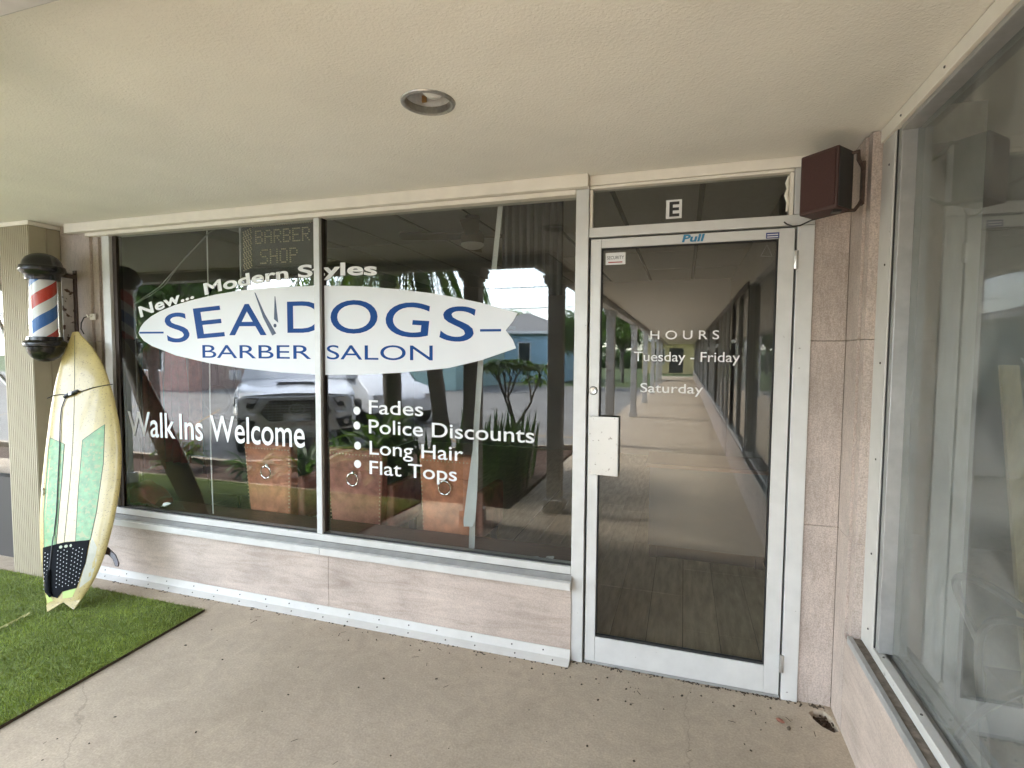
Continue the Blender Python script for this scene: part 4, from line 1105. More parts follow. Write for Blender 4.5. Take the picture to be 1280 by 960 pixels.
def leather_chair(xc, w, h, m, label, dz=0.0):
    t = thing('leather_chair', label, 'chair', (xc, 0.37, 0), group='leather chairs behind the window')
    hw = w / 2
    rings = []
    for z, k, y in ((0.36, 0.86, 0.015), (0.5, 0.90, 0.008), (0.7, 0.96, 0.0), (h - .02, 1.0, -0.012), (h, 0.985, -0.005)):
        a = hw * k
        rings.append([(-a, y, z), (-a * .5, y - .006, z), (a * .5, y - .006, z), (a, y, z), (a, y + .075, z), (-a, y + .075, z)])
    MB().loft(rings).build('back', m, t, bevel=0.008, world=False)
    MB().box(-hw * .95, hw * .95, 0.078, 0.54, 0.36, 0.48).build('seat', m, t, bevel=0.02, world=False)
    for s in (-1, 1):
        MB().box(s * hw - .035 if s > 0 else -hw - .03, s * hw + .03 if s > 0 else -hw + .035, 0.079, 0.50, 0.40, 0.70).build('arm', MT['leather_dark'], t, bevel=0.02, world=False)
    for sx in (-1, 1):
        for sy in (0.04, 0.48):
            MB().hexa([(sx * hw * .8 - .015, sy - .015, 0), (sx * hw * .8 + .015, sy - .015, 0), (sx * hw * .8 + .015, sy + .015, 0), (sx * hw * .8 - .015, sy + .015, 0)],
                      [(sx * hw * .8 - .022, sy - .022, .36), (sx * hw * .8 + .022, sy - .022, .36), (sx * hw * .8 + .022, sy + .022, .36), (sx * hw * .8 - .022, sy + .022, .36)]).build('leg', MT['bronze'], t, world=False)
    nails = MB()
    def nail(x, z, y):
        nails.lathe([(.0055, 0), (.004, .003), (0, .004)], n=6)
        nv = len(nails.v) - 18
        nails.v[nv:] = [(x + a, y - c, z + b) for a, b, c in nails.v[nv:]]
    n_ = int(w / .026)
    for i in range(n_ + 1):
        nail(-hw * .94 + hw * 1.88 * i / n_, h - .035, -0.0185)
    for s in (-1, 1):
        for i in range(int((h - .45) / .026)):
            z = h - .05 - i * .026
            nail(s * hw * (.95 - .10 * (h - z) / (h - .36)), z, -0.010 + 0.018 * (h - z) / h * .9)
    tag(nails.build('nail_trim', MT['brass'], t, world=False), kind='stuff')
    MB().torus((0.0, -0.027, h - .20), 0.042, 0.0045, 'y', 28, 8).build('pull_ring', MT['chrome'], t, smooth=True, world=False)
    kb = MB().lathe([(.015, 0), (.013, .012), (.006, .018), (0, .018)], n=12); kb.v = [(a, -0.012 - c, h - .155 + b) for a, b, c in kb.v]
    kb.build('ring_boss', MT['chrome'], t, smooth=True, world=False)
    MB().tube([(-hw * .9, -0.008, h - .135), (-hw * .3, -.0155, h - .150), (hw * .35, -.0155, h - .138), (hw * .92, -0.008, h - .150)], .004, 6).build('seam', m, t, smooth=True, world=False)
    return t
leather_chair(-2.33, 0.40, 0.94, MT['leather'], 'tan leather chair with ring pull, seen below the word Welcome')
leather_chair(-1.62, 0.43, 0.945, MT['leather_dark'], 'mottled brown leather chair with ring pull, just right of the window mullion')
leather_chair(-0.95, 0.37, 0.945, MT['leather'], 'tan leather chair with ring pull, beside the loose white blind slat')

# unlit LED sign hung at the top of the left pane
ld = thing('led_sign', 'unlit dotted BARBER SHOP sign hanging at the top of the left pane', 'sign', (-1.97, 0.10, 2.07))
MB().box(-2.255, -1.690, 0.090, 0.115, 2.065, 2.392).build('panel', mat('sign_panel', (0.045, 0.043, 0.04), 0.5), ld, bevel=0.003)
MB().box(-2.268, -2.256, 0.086, 0.117, 2.06, 2.396).build('side_frame', MT['alu_grey'], ld)
F5 = {'B': '11110100011000111110100011000111110', 'A': '01110100011000111111100011000110001', 'R': '11110100011000111110101001001010001', 'E': '11111100001000011110100001000011111', 'S': '01111100001000001110000010000111110', 'H': '10001100011000111111100011000110001', 'O': '01110100011000110001100011000101110', 'P': '11110100011000111110100001000010000'}
leds = MB()
def led_dot(x, z):
    leds.box(x - .0032, x + .0032, 0.085, 0.0905, z - .0032, z + .0032)
for row, (word, x0, z0, dx, dz) in enumerate((('BARBER', -2.135, 2.345, .0118, .0125), ('SHOP', -2.10, 2.225, .0125, .0135))):
    for i, ch in enumerate(word):
        for k, b in enumerate(F5[ch]):
            if b == '1': led_dot(x0 + i * dx * 6 + (k % 5) * dx, z0 - (k // 5) * dz)
for i in range(26): led_dot(-2.16 + i * .0175, 2.375)
for i in range(22):
    for j in range(4): led_dot(-2.235 + j * .018 + (i % 3) * .004, 2.345 - i * .0115 + j * .006)
tag(leds.build('led_dots', mat('led_lens', (0.85, 0.72, 0.52), 0.25), ld), kind='stuff')
for x in (-2.2, -1.75):
    MB().tube([(x, 0.10, 2.393), (x, 0.10, 2.42)], .002, 5).build('hanger', MT['alu_grey'], ld)

# curtain, slats and cords
cu = MB(); rows = []
for z in (2.43, 2.15, 1.90):
    rows.append([(-0.515 + 0.34 * i / 48, 0.155 + .022 * math.sin(i * 1.05) * (1.0 if z < 2.4 else .7), z) for i in range(49)])
cu.loft(rows, cap=False, closed=False)
cdo = cu.build('curtain', mat('charcoal_curtain', (0.060, 0.060, 0.062), 0.8, var=0.1, scale=20), None, smooth=True)
cdo.modifiers.new('thick', 'SOLIDIFY').thickness = 0.003
cdo.location = (0, 0, 0)
tag(cdo, 'short charcoal pleated curtain at the top right of the window', 'curtain')
def slat(pts, w, label, name='blind_slat', m=MT['vinyl']):
    mb = MB(); rings = []
    for x, y, z, ww, tw in pts:
        c_, s_ = math.cos(tw), math.sin(tw); h = ww / 2
        rings.append([(x - h * c_, y - h * s_, z), (x, y + .003, z), (x + h * c_, y + h * s_, z), (x + h * c_, y + h * s_ + .0015, z), (x, y + .0045, z), (x - h * c_, y - h * s_ + .0015, z)])
    mb.loft(rings)
    o = mb.build(name, m, None, smooth=True)
    return tag(o, label, 'blind slat')
MT['slat'] = mat('white_blind_slat', (0.9, 0.9, 0.88), 0.5, var=0.04, scale=10)
slat([(-0.512, 0.12, 2.41, .026, .3), (-0.56, 0.12, 1.95, .028, .3), (-0.625, 0.12, 1.55, .030, .4), (-0.648, 0.12, 1.2, .032, .5), (-0.664, 0.12, .8, .034, .6), (-0.676, 0.12, .468, .034, .6)], .03, 'long white blind slat hanging loose across the right pane', m=MT['slat'])
slat([(-0.640, 0.105, 1.14, .012, .1), (-0.652, 0.105, 1.0, .040, .1), (-0.668, 0.105, .80, .060, .15), (-0.684, 0.105, .64, .068, .2), (-0.692, 0.105, .60, .05, .2)], .05, 'broken white slat end wedged against the third leather chair', m=MT['slat'])
solo('pull_cord', MB().tube([(-2.600, 0.15, 2.40), (-2.604, 0.15, 1.5), (-2.612, 0.15, 0.9), (-2.604, 0.15, 0.472)], .0045, 6), MT['slat'], 'thin white blind cord hanging down the left pane', 'cord', (-2.604, 0.15, 0.472), smooth=True)
solo('hanging_wire', MB().tube([(-3.265, 0.14, 1.20), (-3.268, 0.14, 1.92), (-3.20, 0.14, 1.95), (-3.02, 0.135, 2.03), (-2.78, 0.13, 2.21), (-2.55, 0.12, 2.37), (-2.42, 0.11, 2.41)], .0045, 6).tube([(-3.268, 0.145, 1.92), (-3.12, 0.145, 1.975), (-2.98, 0.14, 2.04), (-2.77, 0.13, 2.225)], .003, 5), mat('grey_cord', (0.30, 0.29, 0.27), 0.5), 'grey cord slung diagonally at the top left of the window', 'cord', (-3.265, 0.14, 1.20), smooth=True)
# red bag and foil on the window board
bg_ = MB(); rings = []
for i in range(7):
    t = i / 6; x = -3.36 + .30 * t; hh = .05 + .13 * math.sin(math.pi * (t * .8 + .15)); 
    rings.append([(x, .16 + .07 * math.cos(a * math.pi / 5) * (1 + .15 * math.sin(3 * a + i)), .472 + hh / 2 + hh / 2 * math.sin(a * math.pi / 5) * (1 + .1 * math.cos(2 * a + i))) for a in range(10)])
bg_.loft(rings)
solo('red_bag', bg_, mat('red_cloth', (0.28, 0.022, 0.025), 0.6, var=0.4, scale=14), 'crumpled red bag on the inside window board at the far left', 'bag', (-3.2, .16, .47), smooth=True)
fo_ = MB(); r = random.Random(2); rings = []
for i in range(7):
    rings.append([(-3.20 + .03 * i + r.uniform(-.01, .01), .11 + .03 * j + r.uniform(-.01, .01), .474 + r.uniform(0, .035)) for j in range(4)])
fo_.loft(rings, cap=False, closed=False)
fl2 = solo('foil_wrapper', fo_, mat('crinkled_foil', (0.6, 0.62, 0.62), 0.2, 0.9), 'crinkled silver wrapper on the window board below the red bag', 'wrapper', (-3.1, .15, .474))
fl2.modifiers.new('t', 'SOLIDIFY').thickness = .002
# small paper scraps on the board
for x, y in ((-0.62, .10), (-0.30, .11), (-0.22, .14)):
    mb = MB().hexa([(x - .02, y - .008, .4665), (x + .02, y - .012, .4665), (x + .022, y + .008, .4665), (x - .018, y + .010, .4665)], [(x - .02, y - .008, .472), (x + .02, y - .012, .469), (x + .022, y + .008, .476), (x - .018, y + .010, .470)])
    solo('paper_scrap', mb, MT['vinyl'], {-.62: 'small white paper scrap on the window board below the blind slat', -.3: 'white paper scrap near the right end of the window board', -.22: 'white paper scrap at the rightmost end of the window board'}[round(x, 2)], 'paper scrap', (x, y, .4665))
# red capes on a rail, barber chair, fan, counter
rail = thing('garment_rail', 'dark metal garment rail inside the left of the shop', 'garment rail', (-3.6, 0.80, 0))
MB().tube([(-4.15, 0.80, 1.68), (-3.0, 0.80, 1.68)], .014, 8).build('rail', MT['bronze'], rail, smooth=True)
for x in (-4.12, -3.03):
    MB().tube([(x, 0.80, 1.68), (x, 0.80, 0.03)], .014, 8).build('upright', MT['bronze'], rail, smooth=True)
    MB().box(x - .02, x + .02, 0.55, 1.05, 0.0, .03).build('foot', MT['bronze'], rail)
capecol = [((0.75, 0.20, 0.13), 'brick red cape at the left end of the garment rail'), ((0.62, 0.06, 0.07), 'deep red pleated cape on the garment rail'), ((0.75, 0.27, 0.18), 'lighter red cape right of the deep red one'), ((0.03, 0.03, 0.04), 'black cape among the red ones on the rail'), ((0.22, 0.21, 0.20), 'grey smock at the right end of the garment rail')]
for k, (cx, w) in enumerate(((-3.98, .20), (-3.70, .26), (-3.47, .12), (-3.30, .16), (-3.12, .14))):
    mb = MB(); rows = []
    for z, kk in ((1.66, .15), (1.60, .8), (1.3, 1.0), (0.9, 1.05), (0.55 + .08 * (k % 3), 1.1)):
        rows.append([(cx + (i / 16 - .5) * w * kk, 0.80 + .03 * math.sin(i * 1.3 + k) * kk, z) for i in range(17)])
    mb.loft(rows, cap=False, closed=False)
    c, lab = capecol[k]
    o = solo('hanging_cape', mb, mat('cape_cloth', c, 0.8, var=0.25, scale=18), lab, 'cape', (cx, 0.80, .5), group='capes on the garment rail', smooth=True)
    o.modifiers.new('t', 'SOLIDIFY').thickness = .004
bc = thing('barber_chair', 'dark padded barber chair with round headrest inside the shop', 'barber chair', (-3.0, 0.95, 0))
MT['blackvinyl'] = mat('black_vinyl_seat', (0.03, 0.026, 0.024), 0.35)
MB().lathe([(0.28, 0), (0.28, .03), (.24, .05), (.05, .07), (.05, .42), (0, .42)], (-3.0, 0.95, 0), 28).build('pedestal', MT['chrome'], bc, smooth=True)
MB().box(-3.26, -2.74, 0.70, 1.22, .42, .54).build('seat', MT['blackvinyl'], bc, bevel=.03)
MB().hexa([(-3.24, .68, .52), (-2.76, .68, .52), (-2.76, .76, .52), (-3.24, .76, .52)], [(-3.20, .58, 1.06), (-2.80, .58, 1.06), (-2.80, .65, 1.06), (-3.20, .65, 1.06)]).build('backrest', MT['blackvinyl'], bc, bevel=.02)
hd = MB().lathe([(0, -.03), (.09, -.03), (.115, -.015), (.115, .015), (.09, .03), (0, .03)], n=24); hd.v = [(-3.0 + a, .58 + c, 1.21 + b) for a, b, c in hd.v]
hd.build('headrest', mat('brown_headrest', (0.09, 0.06, 0.045), 0.45), bc, smooth=True)
MB().tube([(-3.0, .62, 1.02), (-3.0, .59, 1.16)], .014, 8).build('headrest_stem', MT['chrome'], bc)
for s in (-1, 1):
    MB().box(-3.0 + s * .30 - .03, -3.0 + s * .30 + .03, .72, 1.15, .66, .71).build('armrest', MT['blackvinyl'], bc, bevel=.015)
    MB().tube([(-3.0 + s * .30, .80, .66), (-3.0 + s * .27, .82, .48)], .015, 8).build('arm_support', MT['chrome'], bc)
MB().box(-3.2, -2.8, 1.32, 1.5, .16, .19).build('footrest', MT['chrome'], bc, bevel=.006)
MB().tube([(-3.0, 1.18, .42), (-3.0, 1.36, .19)], .02, 8).build('footrest_bar', MT['chrome'], bc)

fan = thing('ceiling_fan', 'brown ceiling fan with round white light hanging inside the shop', 'ceiling fan', (-1.27, 1.58, ICZ))
MT['fan'] = mat('fan_brown', (0.10, 0.06, 0.045), 0.5)
MB().lathe([(0, ICZ), (.065, ICZ), (.05, ICZ - .05), (.015, ICZ - .06), (.015, ICZ - .12), (0, ICZ - .12)], (-1.27, 1.58, 0), 24).build('mount', MT['bronze'], fan, smooth=True)
MB().lathe([(0, ICZ - .115), (.07, ICZ - .12), (.10, ICZ - .15), (.10, ICZ - .20), (.09, ICZ - .225), (0, ICZ - .226)], (-1.27, 1.58, 0), 28).build('motor', MT['fan'], fan, smooth=True)
MB().lathe([(.095, ICZ - .226), (.098, ICZ - .238), (.07, ICZ - .262), (.03, ICZ - .272), (0, ICZ - .273)], (-1.27, 1.58, 0), 28).build('light_bowl', mat('opal_bowl', (0.75, 0.73, 0.68), 0.3), fan, smooth=True)
for k in range(4):
    a = R(20 + 90 * k); c_, s_ = math.cos(a), math.sin(a)
    q = [(.09, -.035), (.16, -.055), (.60, -.07), (.62, .0), (.60, .07), (.16, .055), (.09, .035)]
    MB().prism([(-1.27 + u * c_ - v * s_, 1.58 + u * s_ + v * c_, ICZ - .172 + v * .22) for u, v in q], (0, 0, .008)).build('blade', MT['fan'], fan)

ct = thing('reception_counter', 'pale blue-grey reception counter standing inside the glass door', 'counter', (0.62, 1.7, 0))
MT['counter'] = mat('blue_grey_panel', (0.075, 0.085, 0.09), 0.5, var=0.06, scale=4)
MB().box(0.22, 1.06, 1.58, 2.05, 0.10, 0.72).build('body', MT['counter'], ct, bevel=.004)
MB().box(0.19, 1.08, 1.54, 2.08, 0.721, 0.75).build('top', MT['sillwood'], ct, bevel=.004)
for x in (.235, 1.0):
    MB().box(x, x + .05, 1.59, 1.64, 0.0, 0.099).build('foot', MT['bronze'], ct)
MB().box(0.23, 1.05, 1.62, 2.0, 0.0, 0.098).build('plinth', MT['bronze'], ct)

# corner shop contents
pk = solo('leaning_plank', MB().hexa([(1.385, -1.02, .02), (1.42, -1.05, .02), (1.46, -0.93, .02), (1.425, -0.90, .02)], [(1.40, -0.60, 1.56), (1.435, -0.63, 1.56), (1.475, -0.53, 1.56), (1.44, -0.50, 1.56)]), mat('bare_pine', (0.34, 0.26, 0.13), 0.6, var=0.2, scale=5, stretch=(20, 20, 1)), 'bare pine plank leaning inside the dusty right-hand window', 'plank', (1.42, -.97, .02))
MT['darkbox'] = mat('dark_crate', (0.03, 0.03, 0.03), 0.6, var=0.3, scale=10)
for k, (x, y, z, w, lab) in enumerate(((1.85, -1.0, .02, .30, 'black crate on the floor behind the leaning plank'), (1.80, -0.55, .02, .24, 'black crate on the floor nearest the corner in the dusty shop'), (1.87, -0.98, .42, .24, 'black crate on top of another in the dusty shop'))):
    c = thing('crate', lab, 'crate', (x, y, z), group='crates in the dusty shop')
    h = .40
    for s in (-1, 1):
        MB().box(x + s * w - .01, x + s * w + .01, y - w, y + w, z, z + h).build('side', MT['darkbox'], c)
        MB().box(x - w + .01, x + w - .01, y + s * w - .01, y + s * w + .01, z, z + h).build('side', MT['darkbox'], c)
    MB().box(x - w + .01, x + w - .01, y - w + .01, y + w - .01, z, z + .02).build('bottom', MT['darkbox'], c)
    MB().box(x - w - .015, x + w + .015, y - w - .015, y + w + .015, z + h, z + h + .02).build('lid', MT['darkbox'], c)
cb_ = MB()
pts = [(1.33 + .05 * math.sin(t * 1.3), -0.9 + .25 * math.sin(t), .04 + .9 * abs(math.sin(t * .37))) for t in [i * .25 for i in range(60)]]
cb_.tube(pts, .012, 6)
solo('coiled_cable', cb_, MT['black'], 'tangled black cable behind the dusty right-hand window', 'cable', (1.33, -.9, .03), smooth=True)

# ================================================================== STREET SIDE (seen reflected in the glass)
MT['leafdark'] = mat('leaf_dark', (0.06, 0.11, 0.03), 0.5, var=0.4, scale=8)
MT['leafmid'] = mat('leaf_mid', (0.085, 0.14, 0.03), 0.5, var=0.4, scale=8)
MT['leafgrey'] = mat('leaf_grey', (0.20, 0.19, 0.12), 0.6, var=0.4, scale=8)
def leafy(m):
    n, l = m.node_tree.nodes, m.node_tree.links
    p = n['Principled BSDF']; o = n['Material Output']
    t = n.new('ShaderNodeBsdfTranslucent')
    src = p.inputs['Base Color'].links[0].from_socket
    g = n.new('ShaderNodeMix'); g.data_type = 'RGBA'; g.blend_type = 'MULTIPLY'; g.inputs[0].default_value = 1; g.inputs[7].default_value = (1.5, 1.8, 0.8, 1)
    l.new(src, g.inputs[6]); l.new(g.outputs[2], t.inputs['Color'])
    x = n.new('ShaderNodeMixShader'); x.inputs[0].default_value = 0.4
    l.new(p.outputs[0], x.inputs[1]); l.new(t.outputs[0], x.inputs[2]); l.new(x.outputs[0], o.inputs['Surface'])
for k_ in ('leafdark', 'leafmid', 'leafgrey'): leafy(MT[k_])
MT['bark'] = mat('palm_bark', (0.27, 0.24, 0.20), 0.9, var=0.35, scale=9, stretch=(1, 1, 6), bump=1.0, bscale=30)
MT['twig'] = mat('grey_branch', (0.17, 0.15, 0.13), 0.8, var=0.2, scale=12)

def leaf(mb, base, d, L, w, droop=0.3, seg=4, fold=0.15):
    """a tapered leaf starting at base, going along d and bending down"""
    base = Vector(base); d = Vector(d).normalized()
    side = d.cross(Vector((0, 0, 1)))
    if side.length < 1e-3: side = Vector((1, 0, 0))
    side.normalize()
    p = base.copy(); pts = []
    for i in range(seg + 1):
        t = i / seg
        ww = w * (math.sin(math.pi * (t * .86 + .08))) if i < seg else 0.002
        pts.append((p - side * ww / 2, p + Vector((0, 0, -fold * ww)), p + side * ww / 2))
        d = (d + Vector((0, 0, -droop / seg))).normalized()
        p = p + d * L / seg
    b = len(mb.v)
    for a in pts: mb.v += [tuple(q) for q in a]
    for i in range(seg):
        k = b + 3 * i
        mb.f += [(k, k + 1, k + 4, k + 3), (k + 1, k + 2, k + 5, k + 4)]

def palm(x, y, h, lean, r0, label, seed):
    r = random.Random(seed)
    t = thing('palm_tree', label, 'palm tree', (x, y, -0.08))
    pts = []; rad = []
    for i in range(15):
        q = i / 14
        pts.append((lean[0] * q ** 1.3, lean[1] * q ** 1.3, h * q)); rad.append(r0 * (1.18 - .3 * min(1, q * 4) * .6 - .18 * q) * (1.05 if i % 2 else .97))
    MB().tube(pts, rad, 14).build('trunk', MT['bark'], t, smooth=True, world=False)
    top_ = Vector(pts[-1])
    fr = MB(); st_ = MB()
    for k in range(22):
        a = 2 * math.pi * k / 22 + r.uniform(-.2, .2); el = r.uniform(-.5, .9)
        d = Vector((math.cos(a) * math.cos(el), math.sin(a) * math.cos(el), math.sin(el)))
        L = r.uniform(1.5, 2.0); p = top_.copy(); sp = [p.copy()]
        n = 14
        for i in range(n):
            d = (d + Vector((0, 0, -.13))).normalized(); p = p + d * L / n; sp.append(p.copy())
        st_.tube(sp, [.016 * (1 - .8 * i / n) for i in range(n + 1)], 4)
        for i in range(2, n + 1):
            dd_ = (sp[i] - sp[i - 1]).normalized(); sd_ = dd_.cross(Vector((0, 0, 1)))
            if sd_.length < .05: sd_ = Vector((1, 0, 0))
            sd_.normalize()
            for s in (-1, 1):
                for o in (0, .5):
                    leaf(fr, sp[i] - dd_ * o * L / n, sd_ * s + dd_ * .5 + Vector((0, 0, -.35)), .42 * (1 - .5 * i / n) * r.uniform(.8, 1.1), .028, .6, 3, .1)
    c = fr.build('crown', MT['leafmid'], t, world=False)
    st_.build('frond_stem', MT['leafgrey'], t, world=False)
    # dead skirt hanging under the crown
    sk = MB()
    for k in range(70):
        a = r.uniform(0, 6.28)
        d = Vector((math.cos(a) * .9, math.sin(a) * .9, r.uniform(-1.3, -.3)))
        leaf(sk, top_ + Vector((math.cos(a) * .15, math.sin(a) * .15, -.1)), d, r.uniform(.8, 1.5), .03, .9, 4, .1)
    sk.build('dead_skirt', MT['leafgrey'], t, world=False)
    return t
palm(-3.12, -3.40, 3.55, (-.10, .05), .125, 'stout upright palm trunk in the bed, reflected left of the Police Discounts line', 1)
palm(-2.36, -3.35, 3.5, (-.55, -.1), .105, 'leaning palm trunk in the bed, reflected right of the upright palm', 2)

def snake_plant(x, y, n, h, label, seed):
    r = random.Random(seed); mb = MB()
    for k in range(n):
        a = r.uniform(0, 6.28); q = r.uniform(.02, .20)
        leaf(mb, (q * math.cos(a), q * math.sin(a), 0), (math.cos(a) * .16, math.sin(a) * .16, 1), h * r.uniform(.6, 1.05), r.uniform(.04, .06), .06, 5, .25)
    t = thing('snake_plant', label, 'snake plant', (x, y, -0.062), group='snake plants in the bed')
    mb.build('leaves', MT['leafdark'], t, world=False)
    return t
sp_lab = ['left of the window slat', 'second from the leaning palm', 'at the foot of the corner arcade post', 'near the corridor edge of the bed', 'at the bed corner by the corridor', 'behind the corner arcade post', 'deep in the bed by the corridor', 'between the palms', 'left of the upright palm', 'behind the leaning palm']
for k, (x, y, n, h) in enumerate(((-2.02, -2.95, 26, .95), (-2.35, -2.85, 20, .85), (-1.58, -2.75, 26, .90), (-1.50, -3.15, 30, 1.0), (-1.50, -3.55, 28, .95), (-1.75, -3.25, 28, 1.0), (-1.55, -4.1, 26, .9), (-2.75, -2.9, 20, .8), (-3.55, -2.85, 22, .7), (-2.0, -3.6, 26, .95))):
    snake_plant(x, y, n, h, 'upright dark snake plant in the bed, ' + sp_lab[k], 40 + k)

def broad_plant(x, y, n, L, h, label, seed, m):
    r = random.Random(seed); mb = MB(); stm = MB()
    for k in range(n):
        a = r.uniform(0, 6.28); el = r.uniform(.5, 1.3); z = r.uniform(.2, 1) * h
        b = Vector((.10 * math.cos(a), .10 * math.sin(a), z))
        stm.tube([(0, 0, 0), (b.x * .5, b.y * .5, z * .6), tuple(b)], [.012, .009, .006], 5)
        leaf(mb, b, (math.cos(a) * math.cos(el), math.sin(a) * math.cos(el), math.sin(el)), L * r.uniform(.7, 1.1), L * .22, 1.5, 6, .2)
    t = thing('broadleaf_plant', label, 'shrub', (x, y, -0.062), group='broadleaf plants in the bed')
    mb.build('leaves', m, t, world=False); stm.build('stems', MT['leafmid'], t, world=False)
broad_plant(-2.95, -2.80, 34, .62, .75, 'bushy broadleaf plant before the palm trunks, reflected behind the word Fades', 1, MT['leafmid'])
broad_plant(-3.35, -3.05, 28, .55, .5, 'broadleaf plant left of the upright palm, reflected above the second chair', 2, MT['leafmid'])
broad_plant(-4.1, -2.85, 30, .42, .28, 'low broadleaf plant reflected between the first and second chairs', 3, MT['leafdark'])
broad_plant(-4.9, -2.85, 26, .36, .2, 'low broadleaf plant in front of the pickup, reflected over the first chair', 4, MT['leafdark'])
broad_plant(-6.2, -2.85, 26, .42, .35, 'low broadleaf plant reflected at the left of the window', 5, MT['leafdark'])

def frangipani(x, y, label, seed):
    r = random.Random(seed); t = thing('frangipani', label, 'shrub', (x, y, -0.062))
    br = MB(); lf = MB()
    def grow(p, d, L, rad, lev):
        q = p + d * L
        br.tube([tuple(p), tuple(p + d * L * .5 + Vector((r.uniform(-.02, .02), r.uniform(-.02, .02), 0))), tuple(q)], [rad, rad * .85, rad * .75], 6)
        if lev == 0:
            for k in range(11):
                a = r.uniform(0, 6.28)
                leaf(lf, q, d * .4 + Vector((math.cos(a), math.sin(a), r.uniform(-.1, .5))), r.uniform(.18, .30), .065, 1.4, 4, .15)
            return
        for k in range(r.choice((2, 3))):
            nd = (d + Vector((r.uniform(-.8, .8), r.uniform(-.8, .8), r.uniform(-.05, .4)))).normalized()
            grow(q, nd, L * .72, rad * .68, lev - 1)
    grow(Vector((0, 0, 0)), Vector((.02, .03, 1)), .62, .030, 3)
    br.build('branches', MT['twig'], t, smooth=True, world=False); lf.build('leaves', MT['leafmid'], t, world=False)
frangipani(-1.78, -4.4, 'bare branched frangipani with leaf tufts, reflected before the blue house', 6)

# ---- pickup truck
tr = thing('pickup_truck', 'white pickup truck with hood scoop parked facing the shop, reflected in the window', 'pickup truck', (-5.43, -4.32, -0.12), rotz=-math.atan2(.64, .76))
# local: front at y=0 facing +y, body extends to -y, x across
MT['carpaint'] = mat('white_car_paint', (0.84, 0.85, 0.86), 0.25, coat=0.6)
MT['carglass'] = mat('car_glass', (0.02, 0.024, 0.028), 0.05, spec=0.8)
MT['tyre'] = mat('tyre_rubber', (0.018, 0.018, 0.018), 0.8)
MT['grey_plastic'] = mat('dark_grille', (0.035, 0.036, 0.038), 0.45)
MT['silver'] = mat('silver_trim', (0.68, 0.69, 0.70), 0.3, 0.6)
def sect(y, hw, z0, z1, taper=.0, rnd_=.06):
    return [(-hw, y, z0), (-hw, y, z1 - rnd_), (-hw + rnd_ + taper, y, z1), (hw - rnd_ - taper, y, z1), (hw, y, z1 - rnd_), (hw, y, z0)]
body = MB().loft([sect(-.10, .86, .52, 1.00), sect(-.25, .93, .48, 1.07), sect(-.9, .95, .46, 1.14), sect(-1.45, .95, .46, 1.20), sect(-3.4, .95, .46, 1.22), sect(-5.35, .94, .48, 1.18)])
body.build('body', MT['carpaint'], tr, smooth=True, world=False, bevel=.02)
hood = MB().loft([[(-.80, -.12, 1.00), (-.80, -.12, 1.02), (0, -.08, 1.06), (.80, -.12, 1.02), (.80, -.12, 1.00)], [(-.82, -.6, 1.08), (-.82, -.6, 1.12), (0, -.6, 1.165), (.82, -.6, 1.12), (.82, -.6, 1.08)], [(-.82, -1.42, 1.16), (-.82, -1.42, 1.20), (0, -1.42, 1.25), (.82, -1.42, 1.20), (.82, -1.42, 1.16)]])
hood.build('hood', MT['carpaint'], tr, smooth=True, world=False)
sco = MB().hexa([(-.34, -.62, 1.14), (.34, -.62, 1.14), (.30, -1.15, 1.2), (-.30, -1.15, 1.2)], [(-.30, -.66, 1.215), (.30, -.66, 1.215), (.26, -1.1, 1.235), (-.26, -1.1, 1.235)])
sco.build('hood_scoop', MT['carpaint'], tr, world=False, bevel=.015)
MB().hexa([(-.29, -.617, 1.165), (.29, -.617, 1.165), (.28, -.64, 1.165), (-.28, -.64, 1.165)], [(-.27, -.648, 1.205), (.27, -.648, 1.205), (.26, -.67, 1.205), (-.26, -.67, 1.205)]).build('scoop_opening', MT['grey_plastic'], tr, world=False)
cab = MB().loft([sect(-1.42, .90, 1.18, 1.24, .0, .02), sect(-2.15, .80, 1.18, 1.76, .03, .05), sect(-3.1, .80, 1.18, 1.78, .03, .05), sect(-3.55, .84, 1.18, 1.24, .0, .02)])
cab.build('cab', MT['carpaint'], tr, smooth=True, world=False)
MB().hexa([(-.80, -1.44, 1.235), (.80, -1.44, 1.235), (.80, -1.47, 1.235), (-.80, -1.47, 1.235)], [(-.68, -2.06, 1.70), (.68, -2.06, 1.70), (.68, -2.09, 1.70), (-.68, -2.09, 1.70)]).build('windscreen', MT['carglass'], tr, world=False)
